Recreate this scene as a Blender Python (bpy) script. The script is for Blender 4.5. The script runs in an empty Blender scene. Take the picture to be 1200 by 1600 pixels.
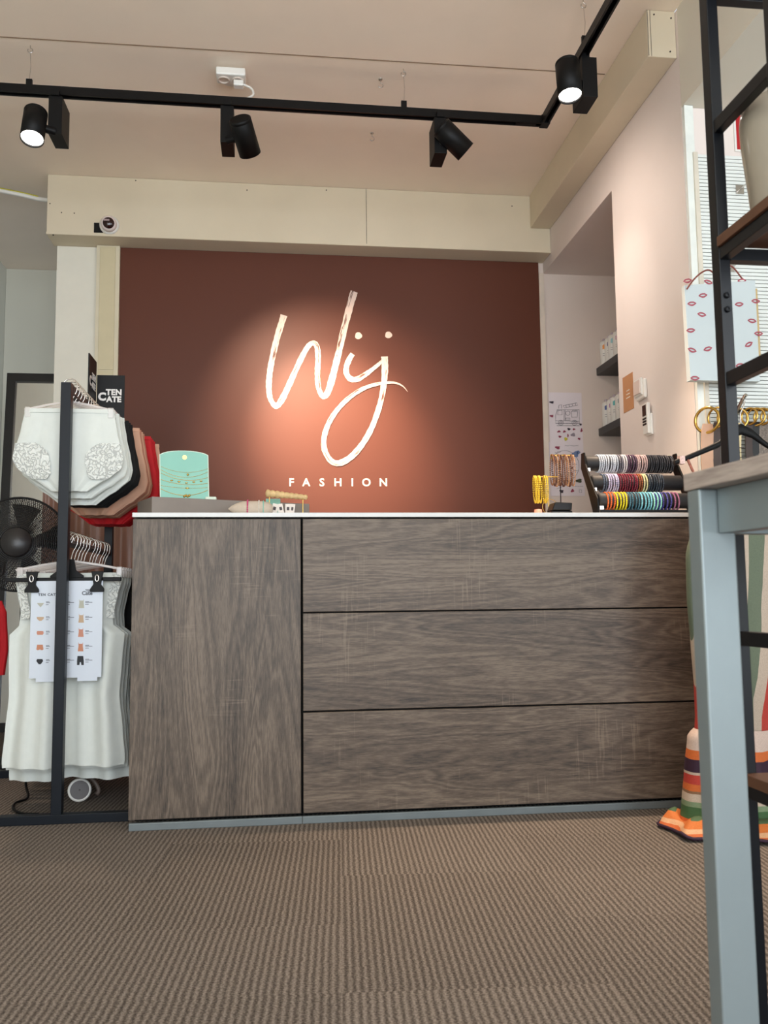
import bpy, math, random
from mathutils import Vector, Matrix
random.seed(7)
S = bpy.context.scene
COL = S.collection
PI = math.pi

# ------------------------------------------------------------------ camera
CR = Vector((0.9926640, -0.1203716, -0.0113476))
CU = Vector((-0.0002217, -0.0956676, 0.9954133))
CF = Vector((0.1209051, 0.9881085, 0.0949924))
CH = 0.7282
cd = bpy.data.cameras.new('camera'); cam = bpy.data.objects.new('camera', cd); COL.objects.link(cam)
cd.sensor_fit = 'HORIZONTAL'; cd.sensor_width = 36.0; cd.lens = 40.5
cd.clip_start = 0.02; cd.clip_end = 60
m = Matrix.Identity(4)
for i in range(3):
    m[i][0] = CR[i]; m[i][1] = CU[i]; m[i][2] = -CF[i]
m[0][3] = 0; m[1][3] = 0; m[2][3] = CH
cam.matrix_world = m
cd.dof.use_dof = True; cd.dof.focus_distance = 3.4; cd.dof.aperture_fstop = 11.0
S.camera = cam

# ------------------------------------------------------------------ exposure, world, window light
S.view_settings.view_transform = 'Standard'; S.view_settings.look = 'None'
S.view_settings.gamma = 1.0; S.view_settings.use_curve_mapping = False
S.view_settings.exposure = 0.85
W = bpy.data.worlds.new('sky'); S.world = W; W.use_nodes = True
W.node_tree.nodes['Background'].inputs[0].default_value = (0.62, 0.78, 1.0, 1)
W.node_tree.nodes['Background'].inputs[1].default_value = 1.0

def area(name, loc, target, sx, sy, power, col):
    l = bpy.data.lights.new(name, 'AREA'); l.shape = 'RECTANGLE'; l.size = sx; l.size_y = sy
    l.energy = power; l.color = col
    o = bpy.data.objects.new(name, l); COL.objects.link(o); o.location = loc
    o.rotation_euler = (Vector(target) - Vector(loc)).to_track_quat('-Z', 'Y').to_euler()
    return o
area('daylight', (-0.2, -2.45, 1.45), (0.1, 3.0, 2.6), 3.4, 2.3, 88, (0.93, 0.97, 1.0))
area('daylight', (2.9, -2.45, 1.5), (2.9, 3.0, 1.8), 2.0, 2.2, 48, (0.93, 0.97, 1.0))
def spot(name, loc, target, power, angle, blend, col, parent=None, radius=0.03):
    l = bpy.data.lights.new(name, 'SPOT'); l.energy = power; l.color = col
    l.spot_size = math.radians(angle); l.spot_blend = blend; l.shadow_soft_size = radius
    o = bpy.data.objects.new(name, l); COL.objects.link(o); o.location = loc
    o.rotation_euler = (Vector(target) - Vector(loc)).to_track_quat('-Z', 'Y').to_euler()
    return o
WARM = (1.0, 0.76, 0.56)

# ------------------------------------------------------------------ materials
def nt(name):
    mt = bpy.data.materials.new(name); mt.use_nodes = True
    n = mt.node_tree.nodes; l = mt.node_tree.links
    return mt, n, l, n['Principled BSDF']
def lin(c):
    return tuple(((v / 255 + 0.055) / 1.055) ** 2.4 if v > 10 else v / 255 / 12.92 for v in c) + (1,)
def noise(n, l, scale, sx=1, sy=1, sz=1, detail=4, rough=.55, rotz=0, coord='Object'):
    t = n.new('ShaderNodeTexCoord'); mp = n.new('ShaderNodeMapping'); mp.inputs['Scale'].default_value = (sx, sy, sz)
    mp.inputs['Rotation'].default_value = (0, 0, rotz)
    l.new(t.outputs[coord], mp.inputs[0])
    k = n.new('ShaderNodeTexNoise'); k.inputs['Scale'].default_value = scale; k.inputs['Detail'].default_value = detail
    k.inputs['Roughness'].default_value = rough; l.new(mp.outputs[0], k.inputs['Vector'])
    return k, mp
def ramp(n, l, fac, stops, interp='LINEAR'):
    r = n.new('ShaderNodeValToRGB'); r.color_ramp.interpolation = interp
    e = r.color_ramp.elements
    while len(e) < len(stops): e.new(0.5)
    for q, (p, c) in zip(e, stops): q.position = p; q.color = c
    l.new(fac, r.inputs[0]); return r
def bump(n, l, b, h, strength, dist=.002):
    k = n.new('ShaderNodeBump'); k.inputs['Strength'].default_value = strength; k.inputs['Distance'].default_value = dist
    l.new(h, k.inputs['Height']); l.new(k.outputs[0], b.inputs['Normal']); return k
def math_(n, l, op, a, b=None, c=None):
    k = n.new('ShaderNodeMath'); k.operation = op
    for i, v in enumerate((a, b, c)):
        if v is None: continue
        if isinstance(v, (int, float)): k.inputs[i].default_value = v
        else: l.new(v, k.inputs[i])
    return k.outputs[0]
def M(name, c, rough=.6, metal=0, var=.06, scale=12, bmp=0.0, bscale=60, spec=.5, alpha=1, trans=0, sheen=0):
    mt, n, l, b = nt(name)
    c = lin(c)
    if var:
        k, _ = noise(n, l, scale)
        lo = tuple(max(0, v * (1 - var)) for v in c[:3]) + (1,); hi = tuple(min(1, v * (1 + var)) for v in c[:3]) + (1,)
        r = ramp(n, l, k.outputs[0], [(.3, lo), (.7, hi)]); l.new(r.outputs[0], b.inputs['Base Color'])
    else: b.inputs['Base Color'].default_value = c
    b.inputs['Roughness'].default_value = rough; b.inputs['Metallic'].default_value = metal
    b.inputs['Specular IOR Level'].default_value = spec
    b.inputs['Alpha'].default_value = alpha
    b.inputs['Transmission Weight'].default_value = trans
    if sheen: b.inputs['Sheen Weight'].default_value = sheen
    if bmp:
        k2, _ = noise(n, l, bscale, detail=6); bump(n, l, b, k2.outputs[0], bmp)
    return mt

def wood(name, axis, dark, mid, light, seed=0.0):
    mt, n, l, b = nt(name)
    s = {'x': (1.0, 1, 9), 'z': (9, 1, 1.0)}[axis]
    tc = n.new('ShaderNodeTexCoord'); mp = n.new('ShaderNodeMapping')
    mp.inputs['Scale'].default_value = s; mp.inputs['Location'].default_value = (seed, seed, seed)
    l.new(tc.outputs['Object'], mp.inputs[0])
    def N(sc, vec, det=6, ro=.6, dist=0):
        k = n.new('ShaderNodeTexNoise'); k.inputs['Scale'].default_value = sc; k.inputs['Detail'].default_value = det
        k.inputs['Roughness'].default_value = ro; k.inputs['Distortion'].default_value = dist
        l.new(vec, k.inputs['Vector']); return k.outputs[0]
    broad = N(.75, mp.outputs[0], 3, .5, .6)
    # growth rings: contour lines of the broad field
    rings = math_(n, l, 'SINE', math_(n, l, 'MULTIPLY', broad, 110.0))
    fine = N(16.0, mp.outputs[0], 8, .75)
    mp2 = n.new('ShaderNodeMapping'); mp2.inputs['Scale'].default_value = {'x': (34, 1, 300), 'z': (300, 1, 34)}[axis]
    l.new(tc.outputs['Object'], mp2.inputs[0]); pores = N(1.0, mp2.outputs[0], 3, .6)
    v = math_(n, l, 'MULTIPLY_ADD', rings, .085, math_(n, l, 'MULTIPLY', broad, .60))
    v = math_(n, l, 'MULTIPLY_ADD', fine, .16, v)
    v = math_(n, l, 'MULTIPLY_ADD', pores, .62, v)
    # saw marks running across the grain, in patches
    mp3 = n.new('ShaderNodeMapping'); mp3.inputs['Scale'].default_value = {'x': (150, 1, 7), 'z': (7, 1, 150)}[axis]
    l.new(tc.outputs['Object'], mp3.inputs[0]); saw = N(1.0, mp3.outputs[0], 2, .5)
    mp4 = n.new('ShaderNodeMapping'); mp4.inputs['Location'].default_value = (seed * 3, 2, 5); mp4.inputs['Scale'].default_value = (1, 1, 1)
    l.new(tc.outputs['Object'], mp4.inputs[0]); patch = N(5.0, mp4.outputs[0], 2, .5)
    sawm = math_(n, l, 'MULTIPLY', ramp(n, l, saw, [(.56, (0, 0, 0, 1)), (.64, (1, 1, 1, 1))]).outputs[0],
                 ramp(n, l, patch, [(.55, (0, 0, 0, 1)), (.66, (1, 1, 1, 1))]).outputs[0])
    v = math_(n, l, 'MULTIPLY_ADD', sawm, .16, v)
    r = ramp(n, l, v, [(.44, lin(dark)), (.68, lin(mid)), (.92, lin(light))])
    l.new(r.outputs[0], b.inputs['Base Color'])
    b.inputs['Roughness'].default_value = .5
    bump(n, l, b, v, .25, .001)
    return mt

def carpet():
    mt, n, l, b = nt('ribbed_carpet')
    tc = n.new('ShaderNodeTexCoord'); mp = n.new('ShaderNodeMapping'); mp.inputs['Rotation'].default_value = (0, 0, math.radians(4.0))
    l.new(tc.outputs['Object'], mp.inputs[0])
    sp = n.new('ShaderNodeSeparateXYZ'); l.new(mp.outputs[0], sp.inputs[0])
    # tile cells of half a metre
    vs = n.new('ShaderNodeVectorMath'); vs.operation = 'MULTIPLY'; vs.inputs[1].default_value = (2.0, 3.0, 1); l.new(mp.outputs[0], vs.inputs[0])
    fl = n.new('ShaderNodeVectorMath'); fl.operation = 'FLOOR'; l.new(vs.outputs[0], fl.inputs[0])
    wn = n.new('ShaderNodeTexWhiteNoise'); wn.noise_dimensions = '2D'; l.new(fl.outputs[0], wn.inputs['Vector'])
    k1 = n.new('ShaderNodeTexNoise'); k1.inputs['Scale'].default_value = 45; k1.inputs['Detail'].default_value = 4; l.new(mp.outputs[0], k1.inputs['Vector'])
    wob = math_(n, l, 'MULTIPLY_ADD', k1.outputs[0], 3.0, math_(n, l, 'MULTIPLY', sp.outputs[0], 2 * PI / .0148))
    ph = math_(n, l, 'MULTIPLY_ADD', wn.outputs['Value'], 2.5, wob)
    rib = math_(n, l, 'MULTIPLY_ADD', math_(n, l, 'SINE', ph), .5, .5)
    k2 = n.new('ShaderNodeTexNoise'); k2.inputs['Scale'].default_value = 230; k2.inputs['Detail'].default_value = 4; k2.inputs['Roughness'].default_value = .75
    l.new(mp.outputs[0], k2.inputs['Vector'])
    h = math_(n, l, 'MULTIPLY_ADD', rib, .26, math_(n, l, 'MULTIPLY_ADD', k2.outputs[0], 1.5, -.13))
    h2 = math_(n, l, 'MULTIPLY_ADD', wn.outputs['Value'], .04, h)
    r = ramp(n, l, h2, [(.45, lin((56, 50, 46))), (.70, lin((102, 93, 85))), (1.0, lin((158, 147, 137)))])
    l.new(r.outputs[0], b.inputs['Base Color']); b.inputs['Roughness'].default_value = .95
    b.inputs['Specular IOR Level'].default_value = .15
    bump(n, l, b, h, .9, .004)
    return mt

def plaster(name, c, bs=180, st=.12, var=.02):
    return M(name, c, rough=.85, var=var, scale=3, bmp=st, bscale=bs, spec=.2)

mCarpet = carpet()
mCeil = plaster('cream_ceiling_board', (253, 238, 221))
mSoffit = plaster('cream_painted_board', (220, 208, 184), 40, .15, .03)
mWall = plaster('warm_white_plaster', (232, 220, 213), 90, .2)
mNiche = plaster('soft_white_plaster', (226, 212, 202))
mGreyW = plaster('grey_white_plaster', (222, 220, 206))
mWhiteW = plaster('cool_white_plaster', (226, 230, 226))
mCasing = M('beige_casing_paint', (214, 204, 178), .6, var=.03)
mBrown = M('brown_matte_panel', (95, 51, 35), .5, var=.03, scale=2, bmp=.03, bscale=8, spec=.3)
mBlack = M('black_lacquered_metal', (8, 8, 9), .42, var=.1, spec=.25)
mBlackM = M('black_matte_plastic', (9, 9, 10), .5, var=.1, spec=.22)
mRack = M('dark_blue_black_metal', (12, 18, 26), .42, var=.1, spec=.25)
mGap = M('dark_gap', (6, 5, 5), .9, var=0)
mWhiteP = M('white_plastic', (232, 230, 224), .35, var=.02)
mTop = M('white_worktop_laminate', (205, 205, 202), .3, var=.03, scale=30)
mPlinth = M('grey_plinth_metal', (112, 120, 122), .4, metal=.3)
mSteel = M('bright_steel', (205, 200, 195), .22, metal=1, var=.05)
mGold = M('polished_gold', (212, 172, 92), .25, metal=1, var=.08)
mClear = M('clear_plastic', (238, 232, 230), .12, var=0, alpha=.42, spec=.8)
mCream = M('ivory_jersey', (215, 219, 213), .8, var=.02, scale=40, bmp=.15, bscale=500, sheen=.2)
mCreamD = M('ivory_lace', (236, 232, 222), .8, var=.12, scale=260, bmp=1.0, bscale=220)
_mt, _n, _l, _b = nt('floral_lace')
_tc = _n.new('ShaderNodeTexCoord'); _v = _n.new('ShaderNodeTexVoronoi'); _v.feature = 'SMOOTH_F1'; _v.inputs['Scale'].default_value = 85
_l.new(_tc.outputs['Object'], _v.inputs['Vector'])
_w = math_(_n, _l, 'SINE', math_(_n, _l, 'MULTIPLY', _v.outputs['Distance'], 17.0))
_r = ramp(_n, _l, _w, [(.30, lin((226, 228, 222))), (.75, lin((180, 182, 178)))]); _l.new(_r.outputs[0], _b.inputs['Base Color'])
_b.inputs['Roughness'].default_value = .8; bump(_n, _l, _b, _w, .6, .002); mCreamD = _mt
mBlackF = M('black_jersey', (10, 10, 12), .85, var=.1, bmp=.2, bscale=300)
mNude = M('nude_jersey', (206, 160, 134), .8, var=.05, bmp=.2, bscale=300)
mTan = M('rose_tan_jersey', (178, 122, 100), .8, var=.05, bmp=.2, bscale=300)
mRed = M('red_jersey', (190, 8, 24), .75, var=.06, bmp=.2, bscale=300)
mGlass = M('clear_glass', (255, 255, 255), .02, var=0, alpha=.12)
mMirror = M('mirror_glass', (235, 238, 238), .02, metal=1, var=0)
mLens = None

# ------------------------------------------------------------------ mesh builder
ORG = {}
class MB:
    def __init__(s): s.v = []; s.f = []; s.mi = []; s.sm = []; s.uv = None
    def add(s, vs, fs, mi=0, sm=False):
        b = len(s.v); s.v += [Vector(q) for q in vs]
        for f in fs: s.f.append([b + i for i in f]); s.mi.append(mi); s.sm.append(sm)
        return s
    def box(s, x0, x1, y0, y1, z0, z1, mi=0):
        return s.add([(x, y, z) for x in (x0, x1) for y in (y0, y1) for z in (z0, z1)],
                     [(0, 1, 3, 2), (4, 6, 7, 5), (0, 4, 5, 1), (2, 3, 7, 6), (0, 2, 6, 4), (1, 5, 7, 3)], mi)
    def obox(s, c, size, rot, mi=0):
        c = Vector(c); h = [q / 2 for q in size]
        vs = [c + rot @ Vector((x * h[0], y * h[1], z * h[2])) for x in (-1, 1) for y in (-1, 1) for z in (-1, 1)]
        return s.add(vs, [(0, 1, 3, 2), (4, 6, 7, 5), (0, 4, 5, 1), (2, 3, 7, 6), (0, 2, 6, 4), (1, 5, 7, 3)], mi)
    def loft(s, rings, mi=0, cap=True, closed=True, sm=True):
        n = len(rings[0]); vs = [p for r in rings for p in r]; fs = []
        for i in range(len(rings) - 1):
            for j in range(n if closed else n - 1):
                k = (j + 1) % n; fs.append((i * n + j, i * n + k, (i + 1) * n + k, (i + 1) * n + j))
        s.add(vs, fs, mi, sm)
        if cap and closed:
            s.add(rings[0], [tuple(range(n))[::-1]], mi, False); s.add(rings[-1], [tuple(range(n))], mi, False)
        return s
    def cyl(s, p0, p1, r0, r1=None, n=20, mi=0, cap=True, sm=True):
        p0 = Vector(p0); p1 = Vector(p1); r1 = r0 if r1 is None else r1
        a = (p1 - p0).normalized(); u = a.orthogonal().normalized(); w = a.cross(u)
        R = [[p + (u * math.cos(2 * PI * i / n) + w * math.sin(2 * PI * i / n)) * r for i in range(n)] for p, r in ((p0, r0), (p1, r1))]
        return s.loft(R, mi, cap, sm=sm)
    def tube(s, pts, r, n=8, mi=0, closed=False):
        P = [Vector(p) for p in pts]; rings = []; N = len(P); u = None
        for i, p in enumerate(P):
            if closed: t = P[(i + 1) % N] - P[i - 1]
            else: t = P[min(i + 1, N - 1)] - P[max(i - 1, 0)]
            if t.length < 1e-9: t = Vector((0, 0, 1))
            t.normalize()
            if u is None: u = t.orthogonal().normalized()
            u = (u - t * u.dot(t)); u = u.normalized() if u.length > 1e-6 else t.orthogonal().normalized()
            w = t.cross(u); rr = r[i] if isinstance(r, (list, tuple)) else r
            rings.append([p + (u * math.cos(2 * PI * j / n) + w * math.sin(2 * PI * j / n)) * rr for j in range(n)])
        if closed:
            rings.append(rings[0]); return s.loft(rings, mi, cap=False)
        return s.loft(rings, mi, True)
    def lathe(s, prof, c, axis=(0, 0, 1), n=28, mi=0, cap=True):
        c = Vector(c); a = Vector(axis).normalized(); u = a.orthogonal().normalized(); w = a.cross(u)
        return s.loft([[c + a * h + (u * math.cos(2 * PI * i / n) + w * math.sin(2 * PI * i / n)) * r for i in range(n)] for r, h in prof], mi, cap)
    def ball(s, c, r, n=8, mi=0, sq=(1, 1, 1)):
        c = Vector(c); m_ = max(4, n // 2 + 1); rings = []
        for i in range(m_ + 1):
            t = PI * (i + .0) / m_; t = min(max(t, .02), PI - .02)
            rings.append([c + Vector((math.sin(t) * math.cos(2 * PI * j / n) * r * sq[0], math.sin(t) * math.sin(2 * PI * j / n) * r * sq[1], -math.cos(t) * r * sq[2])) for j in range(n)])
        return s.loft(rings, mi, True)
    def prism(s, poly, o, ex, ey, ez, t, mi=0):      # polygon in (ex,ey) at o, thickness t along ez
        o = Vector(o); ex = Vector(ex); ey = Vector(ey); ez = Vector(ez); n = len(poly)
        a = [o + ex * x + ey * y for x, y in poly]; b = [p + ez * t for p in a]
        s.add(a + b, [tuple(range(n)), tuple(range(2 * n - 1, n - 1, -1))] + [(i, i + n, (i + 1) % n + n, (i + 1) % n) for i in range(n)], mi)
        return s
    def text(s, st, size, o, ex, ey, ez, extrude=.001, bold=0, space=1, mi=0, align='CENTER', shear=0):
        c = bpy.data.curves.new('t', 'FONT'); c.body = st; c.size = size; c.extrude = extrude; c.offset = bold
        c.space_character = space; c.align_x = align; c.align_y = 'CENTER'; c.resolution_u = 3; c.shear = shear
        ob = bpy.data.objects.new('t', c); me = bpy.data.meshes.new_from_object(ob)
        o = Vector(o); ex = Vector(ex); ey = Vector(ey); ez = Vector(ez)
        s.add([o + ex * q.co.x + ey * q.co.y + ez * q.co.z for q in me.vertices], [tuple(p.vertices) for p in me.polygons], mi)
        bpy.data.objects.remove(ob); bpy.data.curves.remove(c); bpy.data.meshes.remove(me)
        return s
    def build(s, name, mats, parent=None, bevel=0, seg=2, subd=0, world=True):
        if not isinstance(mats, (list, tuple)): mats = [mats]
        off = ORG.get(parent.name, Vector((0, 0, 0))) if parent else Vector((0, 0, 0))
        me = bpy.data.meshes.new(name); me.from_pydata([tuple(q - off) for q in s.v], [], s.f)
        for q in mats: me.materials.append(q)
        for i, p in enumerate(me.polygons): p.material_index = s.mi[i]; p.use_smooth = s.sm[i]
        me.validate(); me.update()
        import bmesh
        bm = bmesh.new(); bm.from_mesh(me); bmesh.ops.recalc_face_normals(bm, faces=bm.faces); bm.to_mesh(me); bm.free()
        o = bpy.data.objects.new(name, me); COL.objects.link(o)
        if parent: o.parent = parent; ORG[o.name] = off
        if bevel:
            b = o.modifiers.new('bevel', 'BEVEL'); b.width = bevel; b.segments = seg; b.limit_method = 'ANGLE'; b.angle_limit = .6
        return o
def tag(o, label, cat, group=None, kind=None):
    o['label'] = label; o['category'] = cat
    if group: o['group'] = group
    if kind: o['kind'] = kind
    return o
def thing(name, label, cat, loc=(0, 0, 0), group=None):
    o = bpy.data.objects.new(name, None); COL.objects.link(o); o.location = loc; o.empty_display_size = .05
    ORG[o.name] = Vector(loc); return tag(o, label, cat, group)
def struct(name, mb, mats, label=None, bevel=0):
    o = mb.build(name, mats, bevel=bevel); o['kind'] = 'structure'
    if label: o['label'] = label
    return o
def copy_tree(o, parent=None):
    c = o.copy(); COL.objects.link(c); c.parent = parent
    for ch in list(o.children): copy_tree(ch, c)
    return c
ORD = ['first', 'second', 'third', 'fourth', 'fifth', 'sixth', 'seventh', 'eighth', 'ninth', 'tenth', 'eleventh', 'twelfth', 'thirteenth',
       'fourteenth', 'fifteenth', 'sixteenth', 'seventeenth', 'eighteenth', 'nineteenth', 'twentieth', 'twenty-first', 'twenty-second',
       'twenty-third', 'twenty-fourth', 'twenty-fifth', 'twenty-sixth', 'twenty-seventh', 'twenty-eighth', 'twenty-ninth', 'thirtieth',
       'thirty-first', 'thirty-second', 'thirty-third', 'thirty-fourth']
EX, EY, EZ = Vector((1, 0, 0)), Vector((0, 1, 0)), Vector((0, 0, 1))
def at(px, py, ax, val):          # point of the photograph carried to a known wall or table plane
    d = CF * 1350 + CR * (px - 600) - CU * (py - 800); c = Vector((0, 0, CH))
    return c + d * ((val - c[ax]) / d[ax])
def smooth(pts, k=6):
    out = []; n = len(pts)
    for i in range(n - 1):
        p0, p1, p2, p3 = pts[max(i - 1, 0)], pts[i], pts[i + 1], pts[min(i + 2, n - 1)]
        for j in range(k):
            t = j / k
            out.append(tuple(.5 * ((2 * b) + (-a + c) * t + (2 * a - 5 * b + 4 * c - d) * t * t + (-a + 3 * b - 3 * c + d) * t ** 3) for a, b, c, d in zip(p0, p1, p2, p3)))
    out.append(tuple(pts[-1])); return out

# ------------------------------------------------------------------ room shell
XW, YB, CZ = 1.548, 4.79, 3.0
struct('floor', MB().box(-2.0, 4.1, -2.7, 6.2, -.06, 0), mCarpet)
struct('ceiling', MB().box(-2.0, XW, -2.7, 6.2, CZ, CZ + .08), mCeil)
struct('ceiling_lowered', MB().box(XW - .0004, 4.1, -2.7, 3.018, 2.594, CZ + .08), plaster('pale_ceiling_board', (222, 216, 202)))
struct('trim_1', MB().add([(-1.95, 3.468, 2.9985), (-1.95, 3.474, 2.9985), (1.426, 3.458, 2.9985), (1.426, 3.464, 2.9985),
                           (-1.95, 3.468, 3.001), (-1.95, 3.474, 3.001), (1.426, 3.458, 3.001), (1.426, 3.464, 3.001)],
                          [(0, 1, 3, 2), (4, 5, 7, 6), (0, 2, 6, 4), (1, 3, 7, 5), (0, 1, 5, 4), (2, 3, 7, 6)]), M('ceiling_joint', (150, 128, 108), .9, var=0))
struct('wall_left', MB().box(-2.0, -1.87, -2.7, 6.2, 0, CZ), mGreyW)
struct('wall_far', MB().box(-1.868, XW, 6.05, 6.2, 0, CZ - .002), mGreyW)
struct('wall_right', MB().box(XW, 4.1, 3.02, 3.729, 0, CZ - .002).box(XW, 2.3, 3.729, YB, 2.6, CZ - .002).box(2.3, 2.42, 3.729, YB + .14, 0, CZ - .002), [mWall])
struct('wall_outer', MB().box(4.1, 4.2, -2.7, 3.2, 0, 2.59), mWhiteW)
struct('wall_back', MB().box(-1.213, 2.298, YB, YB + .14, 0, CZ - .002), mNiche)
# shop front behind the viewer, with its window openings
fm = MB()
fm.box(-1.868, 4.1, -2.7, -2.6, 0, .3).box(-1.868, 4.1, -2.7, -2.6, 2.62, 2.99)
for a, b in ((-1.868, -1.7), (1.6, 1.9), (3.9, 4.1)): fm.box(a, b, -2.7, -2.6, .3, 2.62)
struct('wall_front', fm, mWhiteW)
for i, (a, b) in enumerate(((-1.7, 1.6), (1.9, 3.9))):
    w = MB()
    w.box(a, b, -2.68, -2.62, .3, .36).box(a, b, -2.68, -2.62, 2.56, 2.62)
    for x in (a, (a + b) / 2 - .03, b - .06): w.box(x, x + .06, -2.68, -2.62, .36, 2.56)
    struct('window_%d' % (i + 1), w, mBlack)
# right opening wall seen beyond the table, its jamb
struct('trim_2', MB().box(1.5495, 1.585, 3.000, 3.018, 0, 2.592), M('white_jamb_paint', (228, 232, 226), .55))

# soffit above the brown panel
sf = MB().box(-1.233, XW - .001, 4.635, YB + .012, 2.664, CZ - .001)
soff = struct('trim_3', sf, mSoffit, bevel=.003)
sb = MB().box(.4855, .4875, 4.6335, 4.636, 2.668, 2.998)
sb.build('board_joint', mGap, soff)
eb = MB().box(-1.2335, XW - .002, 4.630, 4.6352, 2.664, 2.676)
eb.build('bottom_lip', mSoffit, soff, bevel=.001)
for px, py in ((83, 367), (96, 332), (116, 333), (212, 282), (386, 297), (510, 297), (78, 318), (800, 322)):
    p = at(px, py, 1, 4.634); MB().cyl(p, p + Vector((0, .003, 0)), .0035, n=8).build('screw_head', mBlackM, soff)
# boxed beam along the right wall
bm_ = struct('trim_4', MB().box(1.43, XW - .001, 3.035, 4.634, 2.806, CZ - .001), mSoffit, bevel=.003)
MB().box(1.431, 1.4335, 3.0335, 3.0345, 2.808, 2.998).box(1.4425, 1.4445, 3.0335, 3.0355, 2.808, 2.998).build('end_joint', M('joint_shade', (120, 110, 96), .9, var=0), bm_)
for x, z in ((1.46, 2.98), (1.52, 2.83), (1.53, 2.97)): MB().cyl((x, 3.032, z), (x, 3.036, z), .003, n=8).build('screw_head', mBlackM, bm_)

# pillar and beige duct left of the brown panel
struct('wall_pillar', MB().box(-1.213, -.995, YB - .004, YB - .0005, 0, 2.662), M('white_pillar_paint', (226, 222, 208), .6, var=.02))
dk = struct('trim_5', MB().box(-.995, -.872, YB - .035, YB - .001, 0, 2.662), mCasing)
MB().box(-.977, -.894, YB - .040, YB - .034, 1.962, 2.655).box(-.977, -.894, YB - .040, YB - .034, .4, 1.957).build('duct_cover', M('duct_cover_beige', (206, 194, 160), .55, var=.03), dk, bevel=.002)
# pale strip right of the panel
struct('trim_6', MB().box(1.516, 1.546, YB - .02, YB - .001, 0, 2.598), M('pale_strip_paint', (222, 208, 192), .6))

# brown feature panel
pan = thing('feature_panel', 'brown wall panel with a white brush script logo above the counter', 'wall panel', (.3, YB - .01, 0))
MB().box(-.872, 1.516, YB - .014, YB - .001, 0, 2.662).build('panel_board', mBrown, pan)
# script lettering: ribbons traced on the panel's own plane
def zp(x, y): return (x / 4 + 380, y / 4 + 420)
YP = YB - .0145
lt, n_, l_, b_ = nt('logo_vinyl')
uvn = n_.new('ShaderNodeUVMap'); uvn.uv_map = 'stroke'
sp_ = n_.new('ShaderNodeSeparateXYZ'); l_.new(uvn.outputs[0], sp_.inputs[0])
mpp = n_.new('ShaderNodeMapping'); mpp.inputs['Scale'].default_value = (9, 6, 1); l_.new(uvn.outputs[0], mpp.inputs[0])
nn = n_.new('ShaderNodeTexNoise'); nn.inputs['Scale'].default_value = 1.6; nn.inputs['Detail'].default_value = 5; l_.new(mpp.outputs[0], nn.inputs['Vector'])
mp5 = n_.new('ShaderNodeMapping'); mp5.inputs['Scale'].default_value = (3.2, .4, 1); l_.new(uvn.outputs[0], mp5.inputs[0])
n5 = n_.new('ShaderNodeTexNoise'); n5.inputs['Scale'].default_value = 2.2; l_.new(mp5.outputs[0], n5.inputs['Vector'])
edge = math_(n_, l_, 'SUBTRACT', .34, math_(n_, l_, 'ABSOLUTE', math_(n_, l_, 'SUBTRACT', sp_.outputs[1], .30)))
drym = math_(n_, l_, 'ADD', math_(n_, l_, 'MULTIPLY', edge, .55), math_(n_, l_, 'MULTIPLY', n5.outputs[0], .55))
vv = math_(n_, l_, 'ADD', drym, nn.outputs[0])
rr_ = ramp(n_, l_, vv, [(.93, lin((226, 202, 188))), (.965, lin((95, 51, 35)))])
l_.new(rr_.outputs[0], b_.inputs['Base Color']); b_.inputs['Roughness'].default_value = .55
def ribbon(mb, uvs, stroke, y):
    P = smooth(stroke, 8); L = 0
    W3 = [(at(*zp(a, b), 1, y - .0016 * i_ / len(P)), w) for i_, (a, b, w) in enumerate(P)]; rows = []
    for i, (p, w) in enumerate(W3):
        q0 = W3[max(i - 1, 0)][0]; q1 = W3[min(i + 1, len(W3) - 1)][0]; t = (q1 - q0).normalized()
        s_ = Vector((-t.z, 0, t.x)); hw = w / 4 * y / 1350 * .5
        hw *= 1 + .05 * math.sin(i * 1.7) + .04 * math.sin(i * .61 + 1)
        if i: L += (p - W3[i - 1][0]).length
        rows.append([(p + s_ * hw * (1 - 2 * j / 6), (L, j / 6)) for j in range(7)])
    b = len(mb.v)
    for r in rows:
        for p, uv in r: mb.v.append(p); uvs.append(uv)
    for i in range(len(rows) - 1):
        for j in range(6):
            a = b + i * 7 + j; mb.f.append([a, a + 1, a + 8, a + 7]); mb.mi.append(0); mb.sm.append(False)
strokes = [
 [(255, 290, 42), (236, 350, 40), (212, 430, 38), (190, 520, 37), (172, 610, 36), (162, 690, 36), (161, 760, 34), (173, 820, 30), (206, 858, 34), (240, 820, 38), (280, 740, 36), (325, 640, 34), (370, 545, 34), (408, 482, 32), (440, 464, 32), (462, 490, 34), (468, 560, 34), (464, 640, 32), (466, 710, 32), (478, 765, 30), (502, 798, 34), (528, 772, 38), (552, 700, 42), (578, 600, 40), (605, 490, 40), (632, 370, 42), (660, 260, 44), (682, 180, 46), (694, 142, 48)],
 [(684, 532, 30), (666, 560, 34), (646, 610, 34), (646, 655, 34), (672, 688, 36), (712, 690, 34), (752, 668, 32), (800, 634, 26), (845, 598, 22), (872, 572, 18)],
 [(883, 548, 42), (886, 600, 42), (882, 690, 38), (868, 790, 34), (842, 890, 34), (800, 1000, 34), (745, 1095, 36), (680, 1170, 38), (610, 1212, 38), (555, 1205, 34), (515, 1150, 34), (503, 1080, 32), (520, 1000, 32), (560, 920, 30), (620, 845, 28), (690, 785, 26), (765, 742, 24), (840, 720, 20), (905, 711, 16), (955, 714, 12), (998, 734, 8), (1028, 768, 2)]]
lm = MB(); uvs = []
for k, st in enumerate(strokes): ribbon(lm, uvs, st, YP - .0008 - .0017 * k)
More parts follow.
